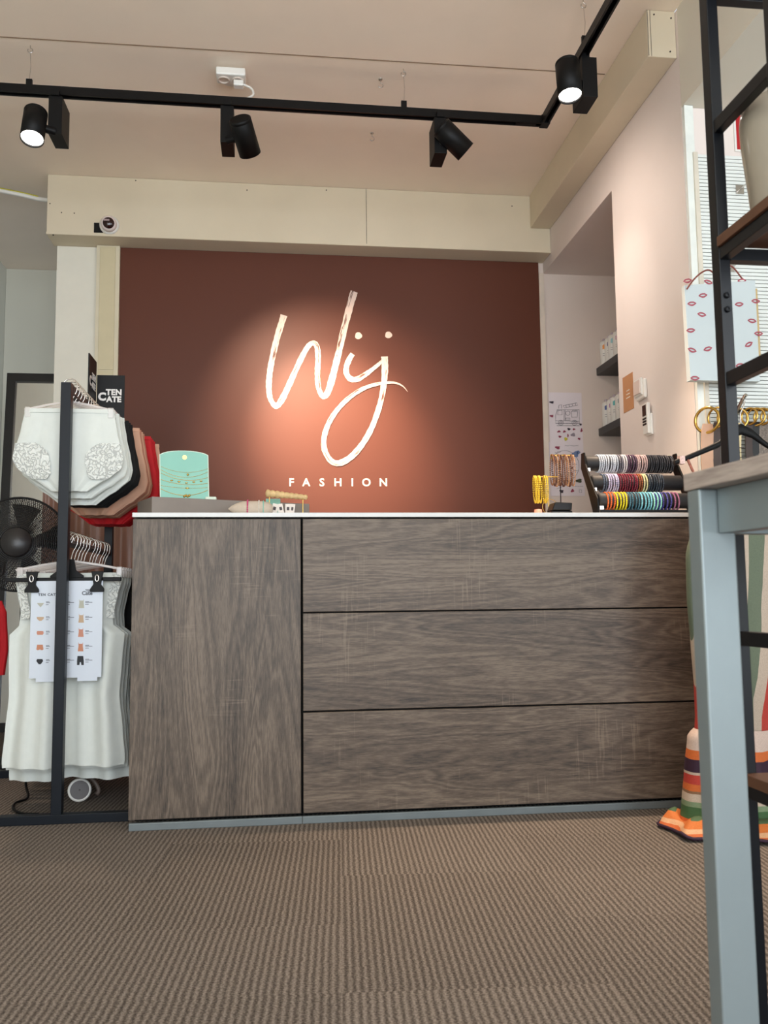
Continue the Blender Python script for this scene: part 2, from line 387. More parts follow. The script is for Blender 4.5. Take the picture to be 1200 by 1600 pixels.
for cx, cy, rx, ry in ((720, 418, 22, 22), (908, 413, 22, 21)):
    poly = [(cx + rx * (1 + .12 * math.sin(3 * a + 1)) * math.cos(a), cy + ry * math.sin(a)) for a in [2 * PI * i / 14 for i in range(14)]]
    b0 = len(lm.v)
    for x, y in poly: lm.v.append(at(*zp(x, y), 1, YP - .001)); uvs.append((0, 5))
    lm.f.append([b0 + i for i in range(14)]); lm.mi.append(0); lm.sm.append(False)
me = bpy.data.meshes.new('script_lettering'); off = ORG[pan.name]
me.from_pydata([tuple(q - off) for q in lm.v], [], lm.f); me.materials.append(lt)
ul = me.uv_layers.new(name='stroke')
for lp in me.loops: ul.data[lp.index].uv = uvs[lp.vertex_index]
lo = bpy.data.objects.new('script_lettering', me); COL.objects.link(lo); lo.parent = pan
lo['label'] = 'white brush script letters Wij'
mVinyl = M('cream_vinyl', (236, 212, 198), .5, var=0)
ppx = 4.78 / 1350
for ch, px in zip('FASHION', (301, 394, 492, 592, 682, 770, 876)):
    p = at(*zp(px, 1337), 1, YP); MB().text(ch, .062, p, EX, EZ, -EY, .0008, bold=.0011).build('letter', mVinyl, pan)['label'] = 'cream capital letter ' + ch

# niche shelves with spray cans
def shelf(z, label):
    tag(MB().box(1.853, 2.298, 4.47, YB - .001, z - .022, z + .022).build('wall_shelf', M('dark_grey_laminate', (58, 58, 60), .5), bevel=.002), label, 'shelf', 'niche shelves')
shelf(2.015, 'dark grey wall shelf in the niche, upper of the two')
shelf(1.655, 'dark grey wall shelf in the niche, lower of the two')
cols = [[(236, 150, 60), (60, 50, 110), (150, 200, 205), (196, 110, 150), (170, 170, 200)], [(70, 90, 150), (150, 70, 150), (90, 180, 180), (120, 140, 150), (80, 150, 150)]]
cnames = [['orange', 'dark blue', 'pale turquoise', 'pink', 'lavender'], ['blue', 'purple', 'turquoise', 'grey', 'teal']]
for s_, (z, row) in enumerate(((2.0372, 'upper'), (1.6772, 'lower'))):
    for i in range(5):
        y = 4.745 - i * .062; x = 1.888 + (.004 if i % 2 else 0)
        c = thing('spray_can', 'white spray can with %s mark on %s niche shelf, %s from the back' % (cnames[s_][i], row, ORD[i]), 'can', (x, y, z), 'cans on the %s niche shelf' % row)
        MB().lathe([(.022, 0), (.0245, .004), (.0245, .135), (.020, .146), (.012, .150)], (x, y, z), n=20).build('body', mWhiteP, c)
        MB().lathe([(.009, .149), (.009, .162), (.005, .165)], (x, y, z), n=12).build('cap', M('can_cap', (190, 175, 185), .5), c)
        a0 = -PI / 2 - .9
        R1 = .0248
        for (h0, h1, w0, w1, mi) in ((.098, .128, -.5, .5, 0), (.070, .073, -.5, .4, 1), (.058, .061, -.5, .2, 1), (.015, .03, .1, .6, 1)):
            N = 8; r0 = [(x + R1 * math.cos(-PI / 2 - .25 + w0 + (w1 - w0) * j / N), y + R1 * math.sin(-PI / 2 - .25 + w0 + (w1 - w0) * j / N), z + h0) for j in range(N + 1)]
            r1 = [(a, b, z + h1 - (0 if mi else .008 * abs(j - 4) / 4)) for j, (a, b, _) in enumerate(r0)]
            MB().loft([r0, r1], 0, cap=False, closed=False).build('label_text' if mi else 'label_mark', M('can_text', (150, 145, 150), .6, var=0) if mi else M('can_mark', cols[s_][i], .5, var=0), c)

# ------------------------------------------------------------------ papers, switches on the walls
ink = M('drawing_ink', (70, 66, 72), .7, var=0)
pp = M('colouring_paper', (232, 222, 226), .8, var=.01)
YN = YB - .0005
def pq(px, py, y=YN): return at(px, py, 1, y)
def sheet(name, label, x0, y0, x1, y1, dy):
    t = thing(name, label, 'drawing', pq(x0, y1, YN - dy), 'colouring sheets taped to the niche wall')
    a, b = pq(x0, y0, YN - dy), pq(x1, y1, YN - dy)
    MB().box(a.x, b.x, YN - dy - .0006, YN - dy, b.z, a.z).build('paper', pp, t)
    return t
def zl(x, y): return (x / 8 + 840, y / 8 + 600)
s1 = sheet('colouring_sheet', 'taped colouring sheet with an outlined fire engine, upper sheet', 857, 613, 911, 692, .0)
s2 = sheet('colouring_sheet', 'taped colouring sheet with an outlined round clock face, lower sheet', 857, 691, 914, 775, .001)
YD = YN - .0022
def line(mb, pts, w=.0011):
    P = [at(*zl(x, y), 1, YD) for x, y in pts]
    mb.tube(P, w, n=4)
d = MB()
for q in ([(245, 320), (520, 320), (522, 490), (225, 490), (225, 400), (245, 320)], [(255, 330), (305, 330), (305, 385), (250, 385), (255, 330)], [(330, 320), (330, 465)], [(345, 320), (345, 465)],
          [(240, 520), (525, 520)], [(320, 270), (490, 235), (500, 265), (335, 300), (320, 270)], [(260, 305), (265, 265), (300, 260), (300, 305)], [(350, 425), (405, 425), (405, 450), (350, 450), (350, 425)],
          [(420, 345), (500, 345), (495, 415), (425, 415), (420, 345)], [(430, 330), (500, 330)], [(225, 460), (520, 465)], [(350, 262), (360, 292)], [(390, 255), (400, 285)], [(430, 247), (440, 277)], [(470, 240), (478, 270)]): line(d, q)
for cx, cy, r in ((290, 485, 32), (290, 485, 14), (460, 485, 32), (460, 485, 14), (378, 365, 28)):
    line(d, [(cx + r * math.cos(a), cy + r * math.sin(a)) for a in [2 * PI * i / 16 for i in range(17)]])
d.build('fire_engine_outline', ink, s1)
d = MB()
for r0 in (0,): line(d, [(340 + 178 * math.cos(a), 1025 + 192 * math.sin(a)) for a in [2 * PI * i / 40 for i in range(41)]])
for q in ([(430, 1000), (490, 1005)], [(440, 1080), (510, 1085)], [(215, 850), (235, 865), (250, 845), (285, 855)], [(340, 770), (380, 775), (400, 765), (440, 775), (510, 770)], [(440, 1275), (570, 1278)], [(240, 1310), (350, 1270)],
          [(520, 1320), (550, 1320), (550, 1355), (520, 1355), (520, 1320)]): line(d, q, .0009)
d.build('clock_outline', ink, s2)
SC = {'r': (150, 60, 84), 'k': (52, 44, 56), 'y': (206, 196, 60), 'b': (110, 130, 170), 'g': (150, 140, 150), 'd': (64, 70, 52)}
for par, items in ((s1, [(175, 228, 26, 16, 'k'), (175, 400, 22, 16, 'r'), (265, 595, 20, 13, 'r'), (335, 595, 20, 13, 'r'), (393, 563, 24, 13, 'k'), (455, 566, 20, 10, 'r'), (548, 580, 12, 24, 'r'), (280, 658, 22, 12, 'r'),
                        (380, 645, 10, 20, 'r'), (355, 688, 26, 18, 'y'), (440, 635, 24, 24, 'g'), (520, 685, 16, 14, 'r'), (538, 505, 18, 12, 'k')]),
                   (s2, [(250, 795, 30, 20, 'r'), (172, 925, 14, 16, 'y'), (465, 880, 38, 40, 'b'), (512, 855, 26, 20, 'b'), (428, 1050, 12, 14, 'k'), (430, 1120, 14, 14, 'r'), (250, 1225, 36, 26, 'r'), (515, 1210, 34, 26, 'd'),
                        (395, 1250, 22, 20, 'g'), (300, 1340, 26, 20, 'k'), (435, 1335, 20, 20, 'r')])):
    for x, y, rx, ry, c in items:
        mb = MB(); poly = []
        for i in range(12):
            a = 2 * PI * i / 12; k = 1 + .28 * math.sin(2.6 * a + x)
            p = at(*zl(x + rx * k * math.cos(a), y + ry * k * math.sin(a)), 1, YD - .0005); poly.append((p.x, p.z))
        mb.prism(poly, (0, YD - .0005, 0), EX, EZ, -EY, .0006)
        mb.build('sticker', M('sticker_' + c, SC[c], .5, var=.3, scale=200), par)

def onx(px, py): return at(px, py, 0, XW)
# kraft card
a, b = onx(973, 590), onx(991, 637)
k = thing('notice_card', 'small brown kraft card with white print on the right wall', 'card', (XW, (a.y + b.y) / 2, b.z))
zt_, zb_ = 1.692, 1.530
MB().box(XW - .0015, XW - .0003, b.y, a.y, zb_, zt_).build('card', M('kraft_card', (196, 142, 100), .7, var=.04), k)
yc = (a.y + b.y) / 2
for j, hw_ in enumerate((.016, .019, .022)): MB().box(XW - .0021, XW - .0014, yc - hw_, yc + hw_, 1.620 - j * .016, 1.624 - j * .016).build('printed_line', M('white_print', (240, 230, 220), .6, var=.3, scale=300), k)
# switch
a, b = onx(996, 592), onx(1014, 619)
sw = thing('light_switch', 'white double surface light switch beside the kraft card', 'switch', (XW, 3.46, 1.52))
MB().box(XW - .016, XW - .0005, 3.425, 3.515, 1.545, 1.628).build('back_box', mWhiteP, sw, bevel=.007, seg=4)
MB().box(XW - .022, XW - .012, 3.440, 3.520, 1.560, 1.636).build('rocker_frame', mWhiteP, sw, bevel=.005, seg=4)
MB().box(XW - .027, XW - .020, 3.447, 3.513, 1.568, 1.628).build('rocker', M('switch_rocker', (224, 206, 196), .4), sw, bevel=.003, seg=3)
# remote in wall holder
rc = thing('remote_control', 'slim white remote with black display in a wall holder', 'remote', (XW, 3.42, 1.40))
MB().box(XW - .022, XW - .008, 3.390, 3.440, 1.385, 1.515).build('handset', mWhiteP, rc, bevel=.003)
MB().box(XW - .010, XW - .0005, 3.384, 3.446, 1.380, 1.470).build('wall_holder', mWhiteP, rc, bevel=.003)
MB().box(XW - .0235, XW - .021, 3.402, 3.436, 1.462, 1.508).build('display', M('brown_black_display', (40, 26, 24), .2, var=0), rc)
for j in range(3): MB().box(XW - .024, XW - .021, 3.402, 3.436, 1.447 - j * .012, 1.454 - j * .012).build('button', mBlackM, rc)

# security camera on the soffit
p = at(171, 352, 1, 4.634)
sc = thing('security_camera', 'small white dome camera on the soffit beside a square hole', 'camera', p)
MB().lathe([(.052, 0), (.052, .006), (.045, .012), (.03, .014)], p, (0, -1, 0)).build('base', mWhiteP, sc)
ax = Vector((.10, -1, -.18)).normalized()
MB().lathe([(.020, -.005), (.036, .0), (.041, .012), (.041, .030), (.036, .040), (.030, .043)], p + ax * .01, ax).build('housing', M('pinkish_white_plastic', (226, 212, 208), .35, var=.02), sc)
MB().lathe([(.031, .0), (.033, .012), (.028, .020), (.015, .025), (.004, .026)], p + ax * .036, ax).build('lens_dome', M('dark_red_glass', (40, 16, 16), .08, var=0), sc)
MB().box(p.x - .018, p.x + .012, p.y - .068, p.y - .064, p.z - .004, p.z + .006).build('sensor', M('sensor_glint', (170, 150, 150), .2, var=0), sc)
h0, h1 = at(147, 348, 1, 4.634), at(161, 364, 1, 4.634)
hm = MB().box(h0.x, h1.x, 4.6325, 4.6346, h1.z, h0.z); hm.build('cable_hole', mGap, soff)
# power cable top left
cb = [at(-30, 292, 1, 4.72), at(0, 298, 1, 4.72), at(35, 305, 1, 4.74), at(60, 311, 1, 4.76), at(78, 313, 1, 4.78)]
pc = thing('power_cable', 'white cable with a yellow stripe slung into the soffit end', 'cable', cb[2])
MB().tube(smooth([tuple(q) for q in cb], 5), .012, 8).build('sheath', mWhiteP, pc)
MB().tube([Vector(q) + Vector((0, -.004, .010)) for q in smooth([tuple(q) for q in cb[:4]], 5)], .006, 6).build('earth_core', M('yellow_green_wire', (196, 190, 40), .5), pc)

# ------------------------------------------------------------------ ceiling socket and loose hooks
q = Vector((-.203, 3.60, CZ))
so = thing('ceiling_socket', 'white double socket on the ceiling with a plug in it', 'socket', q)
MB().cyl(q + Vector((.0, .045, -.0005)), q + Vector((0, .045, -.012)), .06, n=28).build('ceiling_rose', mWhiteP, so)
MB().box(q.x - .065, q.x + .06, q.y - .04, q.y + .035, CZ - .045, CZ - .010).build('socket_body', mWhiteP, so, bevel=.006)
for dx in (-.034, .028): MB().lathe([(.026, 0), (.026, .006), (.020, .006), (.018, .001)], (q.x + dx, q.y, CZ - .045), (0, 0, -1)).build('outlet', M('socket_face', (215, 200, 188), .4), so)
pg = thing('plug_lead', 'white plug lead curling from the ceiling socket to the track', 'cable', (q.x + .03, q.y - .01, CZ - .06))
MB().box(q.x + .008, q.x + .052, q.y - .02, q.y + .015, CZ - .078, CZ - .051).build('plug', mWhiteP, pg, bevel=.006)
ld = smooth([(q.x + .05, q.y - .005, CZ - .066), (q.x + .085, q.y - .01, CZ - .085), (q.x + .093, q.y - .03, CZ - .125), (q.x + .07, q.y - .055, CZ - .158), (q.x + .066, q.y - .07, CZ - .180), (q.x + .072, q.y - .08, CZ - .190)], 5)
MB().tube(ld, .005, 8).build('lead', mWhiteP, pg)
def hook(x, y, label):
    t = thing('ceiling_hook', label, 'hook', (x, y, CZ), 'loose hooks in the ceiling')
    pts = [(x, y, CZ), (x, y, CZ - .018)] + [(x + .011 * math.sin(a), y, CZ - .029 + .011 * math.cos(a)) for a in [PI * .1 * i for i in range(1, 15)]]
    MB().tube(pts, .0016, 6).build('eye', mSteel, t)
    MB().lathe([(.010, 0), (.008, .004), (.003, .006)], (x, y, CZ), (0, 0, -1), n=12).build('plate', mSteel, t)
hook(.447, 3.60, 'small loose metal hook in the ceiling left of the middle wire')
hook(.457, 4.05, 'small loose metal hook in the ceiling between track and soffit')

# ------------------------------------------------------------------ lighting track
TZ, TY, TX = 2.80, 3.515, 1.165
tr = thing('track_rail', 'black lighting track turning a corner below the ceiling', 'light track', (0, TY, TZ))
def rail_mb(a, b, w=.034, h=.036):
    mb = MB(); a = Vector(a); b = Vector(b); t = (b - a).normalized(); s_ = Vector((-t.y, t.x, 0))
    prof = [(-w / 2, h / 2), (w / 2, h / 2), (w / 2, -h / 2), (w / 2 - .008, -h / 2), (w / 2 - .008, h / 2 - .012), (-w / 2 + .008, h / 2 - .012), (-w / 2 + .008, -h / 2), (-w / 2, -h / 2)]
    mb.loft([[p + s_ * x + EZ * z for x, z in prof] for p in (a, b)], sm=False); return mb
rail_mb((-1.80, TY - .01, TZ), (TX - .017, TY + .006, TZ)).build('rail', mBlack, tr)
rail_mb((TX, TY + .02, TZ), (TX, -1.2, TZ)).build('rail', mBlack, tr)
MB().box(TX - .019, TX + .019, TY - .016, TY + .028, TZ - .020, TZ + .020).build('corner_joint', mBlack, tr, bevel=.001)
MB().box(TX - .13, TX - .04, TY - .004, TY + .014, TZ - .019, TZ - .012).build('feed_cover', mBlackM, tr)
for x, y in ((-1.018, TY), (.537, TY), (TX, 3.01), (TX, 1.2)):
    MB().box(x - .012, x + .012, y - .006, y + .006, TZ + .017, TZ + .052).build('hanging_bracket', mBlack, tr)
    MB().tube([(x, y, CZ - .03), (x + .004, y, CZ - .09), (x, y, TZ + .05)], .0011, 5).build('suspension_wire', mSteel, tr)
    MB().tube([(x, y, CZ), (x, y, CZ - .012)] + [(x + .010 * math.sin(a), y, CZ - .022 + .010 * math.cos(a)) for a in [PI * .12 * i for i in range(1, 15)]], .0018, 6).build('ceiling_eye', mSteel, tr)

glow, gn, gl, gb = nt('lamp_emitter'); gb.inputs['Base Color'].default_value = (1, 1, 1, 1)
gb.inputs['Emission Color'].default_value = (1, .93, .86, 1); gb.inputs['Emission Strength'].default_value = 14
dimg, gn, gl, gb = nt('lamp_lens'); gb.inputs['Base Color'].default_value = (.8, .8, .8, 1); gb.inputs['Emission Color'].default_value = (1, .85, .72, 1); gb.inputs['Emission Strength'].default_value = 2
def track_lamp(label, bx, by, side, aim, along='x', power=60, angle=40, blend=.6, z0=TZ - .018, L=.150, dz=0.0, off_=.075, col=WARM, glowm=glow):
    """adapter box hangs from the rail; a cylinder head is hinged at its side and aims at a point"""
    t = thing('track_spotlight', label, 'spotlight', (bx, by, z0), 'spotlights on the black track')
    if along == 'x': dims = (.036, .10); sv = Vector((side, 0, 0))
    else: dims = (.10, .036); sv = Vector((0, side, 0))
    if along == 'x': MB().box(bx - .027, bx + .027, by - .030, by + .095, z0 - .172, z0 - .012).build('driver_box', mBlackM, t, bevel=.001)
    else: MB().box(bx - .018, bx + .040, by - .050, by + .070, z0 - .172, z0 - .012).build('driver_box', mBlackM, t, bevel=.001)
    MB().box(bx - .016, bx + .016, by - .04, by + .04, z0 - .013, z0 + .012).build('track_adapter', mBlackM, t)
    hub = Vector((bx, by - .052, z0 - .095 + dz)) + Vector((side * off_, 0, 0))
    MB().cyl((bx, by - .020, z0 - .100 + dz), hub, .016, n=14).build('hinge', mBlackM, t)
    a = (Vector(aim) - hub).normalized(); r = .046
    MB().lathe([(r - .006, -L / 2), (r, -L / 2 + .004), (r, -L / 2 + .012), (r - .001, -L / 2 + .013), (r - .001, -L / 2 + .015), (r, -L / 2 + .016), (r, L / 2), (r - .003, L / 2), (r - .004, L / 2 - .010)], hub, a, n=36, cap=False).build('lamp_head', mBlackM, t)
    MB().lathe([(r - .006, 0), (.001, .0)], hub - a * (L / 2), a, n=28).build('rear_cap', mBlackM, t)
    lens = MB().lathe([(r - .004, 0), (.001, .001)], hub + a * (L / 2 - .010), a, n=28, cap=False).build('lens', glowm, t)
    for pw, an, bl in (power if isinstance(power, list) else [(power, angle, blend)]):
        s_ = spot('spot_beam', hub + a * (L / 2 + .012), aim, pw, an, bl, col, radius=.02)
        wl = s_.location.copy(); s_.parent = t; s_.location = wl - Vector(t.location)
    return t
LAMPS = [
 ('black track spotlight at the left pointing down, its lens lit', -.905, TY, -1, (-.95, 2.55, 0), 'x', [(26, 70, 1)], 62, .9),
 ('black track spotlight in the middle turned towards the logo wall', -.215, TY, 1, (.32, YB, 1.58), 'x', [(270, 40, 1), (120, 64, 1)], 58, 1.0),
 ('black track spotlight near the corner turned to the right wall', .690, TY, 1, (1.55, 3.62, 1.98), 'x', [(11, 120, 1), (7, 50, 1)], 66, 1.0),
 ('black track spotlight on the side branch pointing down, its lens lit', TX + .005, 3.06, -1, (1.08, 2.58, 0), 'y', [(150, 62, 1)], 66, .9)]
track_lamp(*LAMPS[0], dz=-.060); track_lamp(*LAMPS[1], dz=-.060, glowm=dimg); track_lamp(*LAMPS[2], off_=.050, dz=-.025, glowm=dimg, col=(1.0, .86, .76)); track_lamp(*LAMPS[3], dz=-.015)
track_lamp('black track spotlight nearer the shop front on the side branch', TX, 1.6, -1, (.3, 1.5, 0), 'y', 38, 85, 1)

# ------------------------------------------------------------------ counter
CY = 2.861
wz = wood('grey_oak_vertical', 'z', (52, 42, 34), (87, 74, 62), (116, 101, 87), 1.3)
wx = [wood('grey_oak_drawer_%s' % k, 'x', (51, 41, 33), (86, 72, 60), (115, 100, 85), s_) for k, s_ in (('a', 2.1), ('b', 5.7), ('c', 9.2))]
carc = M('grey_oak_carcass', (86, 72, 62), .6)
cu = thing('cupboard_unit', 'grey oak counter cupboard with one tall plain door', 'cabinet', (-.2, 3.15, 0), 'counter units')
MB().box(-.466, .0745, CY + .024, 3.44, .024, .983).build('carcass', mGap, cu)
MB().box(-.468, .0715, CY, CY + .020, .033, .980).build('door', wz, cu, bevel=.0012)
MB().box(-.4675, -.452, CY + .0215, 3.44, .026, .982).build('side_panel', wz, cu)
MB().box(-.466, .075, CY - .004, CY + .012, .0, .0235).build('plinth', mPlinth, cu, bevel=.002)
du = thing('drawer_unit', 'grey oak counter unit with three wide handleless drawers', 'cabinet', (.8, 3.15, 0), 'counter units')
MB().box(.0765, 1.50, CY + .024, 3.44, .024, .983).build('carcass', mGap, du)
for (z0, z1), w in zip(((.674, .980), (.355, .669), (.033, .349)), wx):
    MB().box(.079, 1.50, CY, CY + .020, z0, z1).build('drawer', w, du, bevel=.0012)
MB().box(.0755, 1.50, CY - .004, CY + .012, .0, .0235).build('plinth', mPlinth, du, bevel=.002)
tag(MB().box(-.470, 1.505, CY - .004, 3.46, .986, 1.001).build('worktop', mTop, bevel=.001), 'thin white worktop lying across both counter units', 'worktop')

# raised display ledge on the worktop
WT = 1.0012
rot = Matrix.Rotation(math.radians(23), 3, 'Z')
c0 = Vector((-.436, 3.05, WT)); ux = rot @ EX; uy = rot @ EY
tag(MB().prism([(0, 0), (.60, 0), (.60, .20), (0, .20)], c0, ux, uy, EZ, .074).build('display_ledge', M('grey_oak_ledge', (128, 118, 110), .55, var=.08, scale=8), bevel=.002),
    'low grey wooden ledge standing on the left end of the worktop', 'display ledge')
LT = WT + .0745
# mint necklace board
mint = M('mint_card', (140, 196, 180), .6, var=.02)
mintE = M('pale_mint_edge', (220, 232, 215), .6, var=0)
bc = c0 + ux * .135 + uy * .07; bc.z = LT
nb = thing('necklace_board', 'mint green arched board strung with fine gold necklaces', 'jewellery display', bc)
w_, hh = .178, .172
ex = Matrix.Rotation(math.radians(8), 3, 'Z') @ EX; nz = ex.cross(EZ); ey = (EZ + (-nz) * .08).normalized()
arch = [(-w_ / 2 + .004, 0), (w_ / 2, 0), (w_ / 2 - .004, hh - .008)] + [(w_ / 2 * math.cos(a) * .98, hh - .008 + .020 * math.sin(a)) for a in [PI * i / 12 for i in range(1, 12)]] + [(-w_ / 2, hh - .004)]
MB().prism(arch, bc, ex, ey, -nz, .006).build('board', mintE, nb)
arch2 = [(x * .965, .004 + y * .965) for x, y in arch]
MB().prism(arch2, bc + nz * .0006, ex, ey, nz, .0012).build('face', mint, nb)
def bp(x, y): return bc + ex * x + ey * y + nz * .003
for j, (ya, yb_, sag, tk) in enumerate(((.122, .118, .018, .0006), (.110, .106, .024, .0007), (.098, .085, .018, .0008), (.074, .064, .012, .0008), (.052, .048, .006, .0006), (.040, .038, .022, .0010))):
    o_ = MB(); o_.tube([bp(-.083 + .166 * i / 16, ya + (yb_ - ya) * i / 16 - sag * (1 - (i / 8 - 1) ** 2)) for i in range(17)], tk, 5)
    if j == 0: o_.ball(bp(.012, .094), .0045, 8)
    if j == 2:
        for i in range(5): o_.ball(bp(-.045 + i * .026, .071 - .004 * (2 - abs(i - 2))), .004, 6, sq=(1.4, .6, .7))
    if j == 4: o_.ball(bp(.01, .044), .004, 6, sq=(2, .6, .8))
    if j == 5:
        for i in range(4): o_.ball(bp(.0 + i * .006, .014 + .003 * (i % 2)), .005, 6)
    k = o_.build('necklace', mGold, nb)
MB().cyl(bp(0, .158), bp(0, .158) + nz * .001, .008, n=16).build('gold_emblem', mGold, nb)
MB().box(bc.x + .075, bc.x + .115, bc.y - .01, bc.y + .02, LT, LT + .012).build('stand_foot', mintE, nb, bevel=.004)

# linen bracelet cushion on the worktop
cy_ = 3.03
k0 = at(357, 789, 1, cy_); k1 = at(422, 786, 1, cy_)
zc = WT + .029
cu_ = thing('bracelet_cushion', 'beige linen bracelet cushion with a pointed end lying on the worktop', 'display cushion', (k0.x, cy_, WT))
Lc = k1.x - k0.x + .01
prof = [(.002, 0), (.012, .012), (.021, .030), (.027, .050), (.028, .075), (.028, .115), (.024, .135), (.016, .150), (.004, Lc)]
MB().lathe(prof, (k0.x, cy_, zc), (1, 0, 0), n=24).build('cushion', M('beige_linen', (196, 180, 162), .9, var=.06, scale=90, bmp=.4, bscale=400), cu_)
def beads(c, axis, R, nb_, rb, mi=0, jit=0):
    mb = MB(); c = Vector(c); a = Vector(axis).normalized(); u = a.orthogonal().normalized(); w = a.cross(u)
    for i in range(nb_):
        t = 2 * PI * i / nb_; mb.ball(c + (u * math.cos(t) + w * math.sin(t)) * R + a * jit * math.sin(t), rb, 6)
    return mb
for dx, c, lab in ((.066, (206, 60, 120), 'pink bead bracelet around the linen cushion'), (.105, (226, 222, 214), 'thin white bead bracelet around the linen cushion'), (.120, (110, 196, 180), 'turquoise bead bracelet around the linen cushion')):
    n0 = 30 if dx < .1 else 40; rr = .0030 if dx < .1 else .0019
    tag(beads((k0.x + dx, cy_, zc), (1, 0, 0), .0295 if dx < .119 else .0275, n0, rr).build('bracelet', M('bead', c, .3, var=.15, scale=300)), lab, 'bracelet', 'bracelets on the linen cushion')
# ring and earring stand
s0 = Vector((-.045, 3.07, 0))
st = thing('earring_stand', 'carved wooden earring roll on thin gold posts over white jewellery cards', 'jewellery display', (s0.x + .06, s0.y, WT))
pr = []
for i in range(45):
    t = i / 44; pr.append((max(.002, (.0140 - .0055 * t) * (.80 + .28 * abs(math.sin(t * 28))) * (0.35 if i in (0, 44) else 1)), t * .150))
MB().lathe(pr, (s0.x - .002, s0.y, WT + .089), (1, 0, -.10), n=16).build('wooden_roll', M('carved_bamboo', (212, 180, 128), .5, var=.15, scale=60), st)
MB().cyl((s0.x + .012, s0.y, WT), (s0.x + .012, s0.y, WT + .084), .0015, n=8).build('post', mGold, st)
MB().cyl((s0.x + .130, s0.y, WT), (s0.x + .130, s0.y, WT + .072), .0015, n=8).build('post', mGold, st)
MB().box(s0.x + .005, s0.x + .112, s0.y + .005, s0.y + .035, WT, WT + .006).build('base_block', M('pale_wood', (190, 150, 116), .6), st)
for i, (x, z, w, a) in enumerate(((.030, .006, .022, .25), (.052, .006, .020, -.2), (.078, .006, .020, .0), (.093, .006, .016, .12))):
    R_ = Matrix.Rotation(a, 3, 'Y')
    MB().obox((s0.x + x, s0.y + .012 + .004 * i, WT + .030), (w, .001, .046), R_).build('earring_card', M('white_card', (236, 226, 216), .7, var=.1, scale=400), st)
    MB().obox((s0.x + x, s0.y + .010 + .004 * i, WT + .036), (w * .45, .001, .012), R_).build('card_print', M('dark_print', (70, 60, 60), .6, var=0), st)
tag(MB().box(-.047, .006, 3.165, 3.171, WT + .0, WT + .080).build('mint_card', mint), 'small mint green card propped behind the linen cushion', 'card')
tag(MB().box(.060, .100, 3.30, 3.36, WT, WT + .040).build('grey_block', M('grey_block', (120, 112, 106), .6), bevel=.002), 'small grey wooden block behind the earring stand', 'block')

# right end: beaded bracelet rack
bk = thing('bracelet_rack', 'black three tier rack of velvet rolls at the right end of the worktop', 'jewellery rack', (1.31, 3.02, WT))
mVel = M('black_velvet', (26, 24, 26), .6, var=.2, scale=200)
tiers = [(3.085, 1.208, 1.135, 1.475, .028), (3.025, 1.127, 1.135, 1.480, .028), (2.965, 1.054, 1.135, 1.485, .028)]
tn = ['top', 'middle', 'bottom']
for (y, z, x0, x1, r), nm in zip(tiers, tn):
    q0 = at(0, 0, 1, y)
    MB().lathe([(r - .006, 0), (r, .004), (r, x1 - x0 - .004), (r - .006, x1 - x0)], (x0, y, z), (1, 0, 0), n=28).build('velvet_roll', mVel, bk)
    MB().box(x0 - .004, x0 + .010, y - .030, y - .022, z - .034, z - .022).build('roll_peg', mSteel, bk)
for x in (1.128, 1.488):
    MB().prism([(2.945, WT), (2.990, WT), (3.045, WT + .10), (3.108, WT + .19), (3.100, WT + .245), (3.072, WT + .245), (3.060, WT + .20), (3.010, WT + .13), (2.950, WT + .06)], (x, 0, 0), EY, EZ, EX, .006).build('side_frame', mBlackM, bk, bevel=.001)
MB().box(1.13, 1.49, 3.122, 3.13, WT, WT + .02).box(1.13, 1.49, 2.925, 2.933, WT, WT + .016).build('base_bar', mBlackM, bk)
rows = [
 [((196, 200, 208), 'silver grey', 9), ((120, 116, 124), 'smoke grey', 2), ((214, 206, 206), 'white crystal', 2), ((86, 60, 80), 'plum', 4), ((190, 160, 156), 'rose beige', 5), ((40, 40, 46), 'black crystal', 12)],
 [((90, 100, 116), 'steel blue', 2), ((190, 180, 206), 'lilac', 5), ((120, 22, 44), 'dark red', 8), ((150, 80, 40), 'amber', 2), ((214, 200, 150), 'cream', 2), ((48, 54, 64), 'charcoal', 7)],
 [((216, 100, 40), 'orange', 3), ((222, 204, 30), 'yellow', 4), ((60, 104, 120), 'petrol', 4), ((120, 190, 205), 'sky blue', 4), ((150, 220, 200), 'mint', 3), ((60, 56, 130), 'indigo', 5), ((150, 90, 120), 'mauve', 2)]]
spans = [[(.044, .34)], [(.034, .27)], [(.022, .31)]]
proto = {}
for ti, ((y, z, x0, x1, r), row) in enumerate(zip(tiers, rows)):
    tot = sum(q[2] for q in row); a_, b_ = spans[ti][0]; i = 0
    for c, cn, num in row:
        mt_ = M('beads_' + cn.replace(' ', '_'), c, .22, var=.35, scale=330, spec=.7)
        for k in range(num):
            key = (cn,)
            x = x0 + a_ + (b_ - a_) * (i + .5) / tot
            if ti == 2 and i >= 18: x = x0 + .205 + (i - 18) * .0145
            if key not in proto:
                o = beads((0, 0, 0), (1, 0, 0), r + .0038, 32, .0036).build('bracelet', mt_); proto[key] = o
            else:
                o = proto[key].copy(); COL.objects.link(o)
            o.location = (x, y, z - (.0015 if ti < 2 else .003)); o.rotation_euler = (random.uniform(0, 6), random.uniform(-.04, .04), random.uniform(-.05, .05))
            tag(o, '%s bead bracelet on the %s velvet roll, %s from the left' % (cn, tn[ti], ORD[i]), 'bracelet', 'bracelets on the %s velvet roll' % tn[ti])
            i += 1
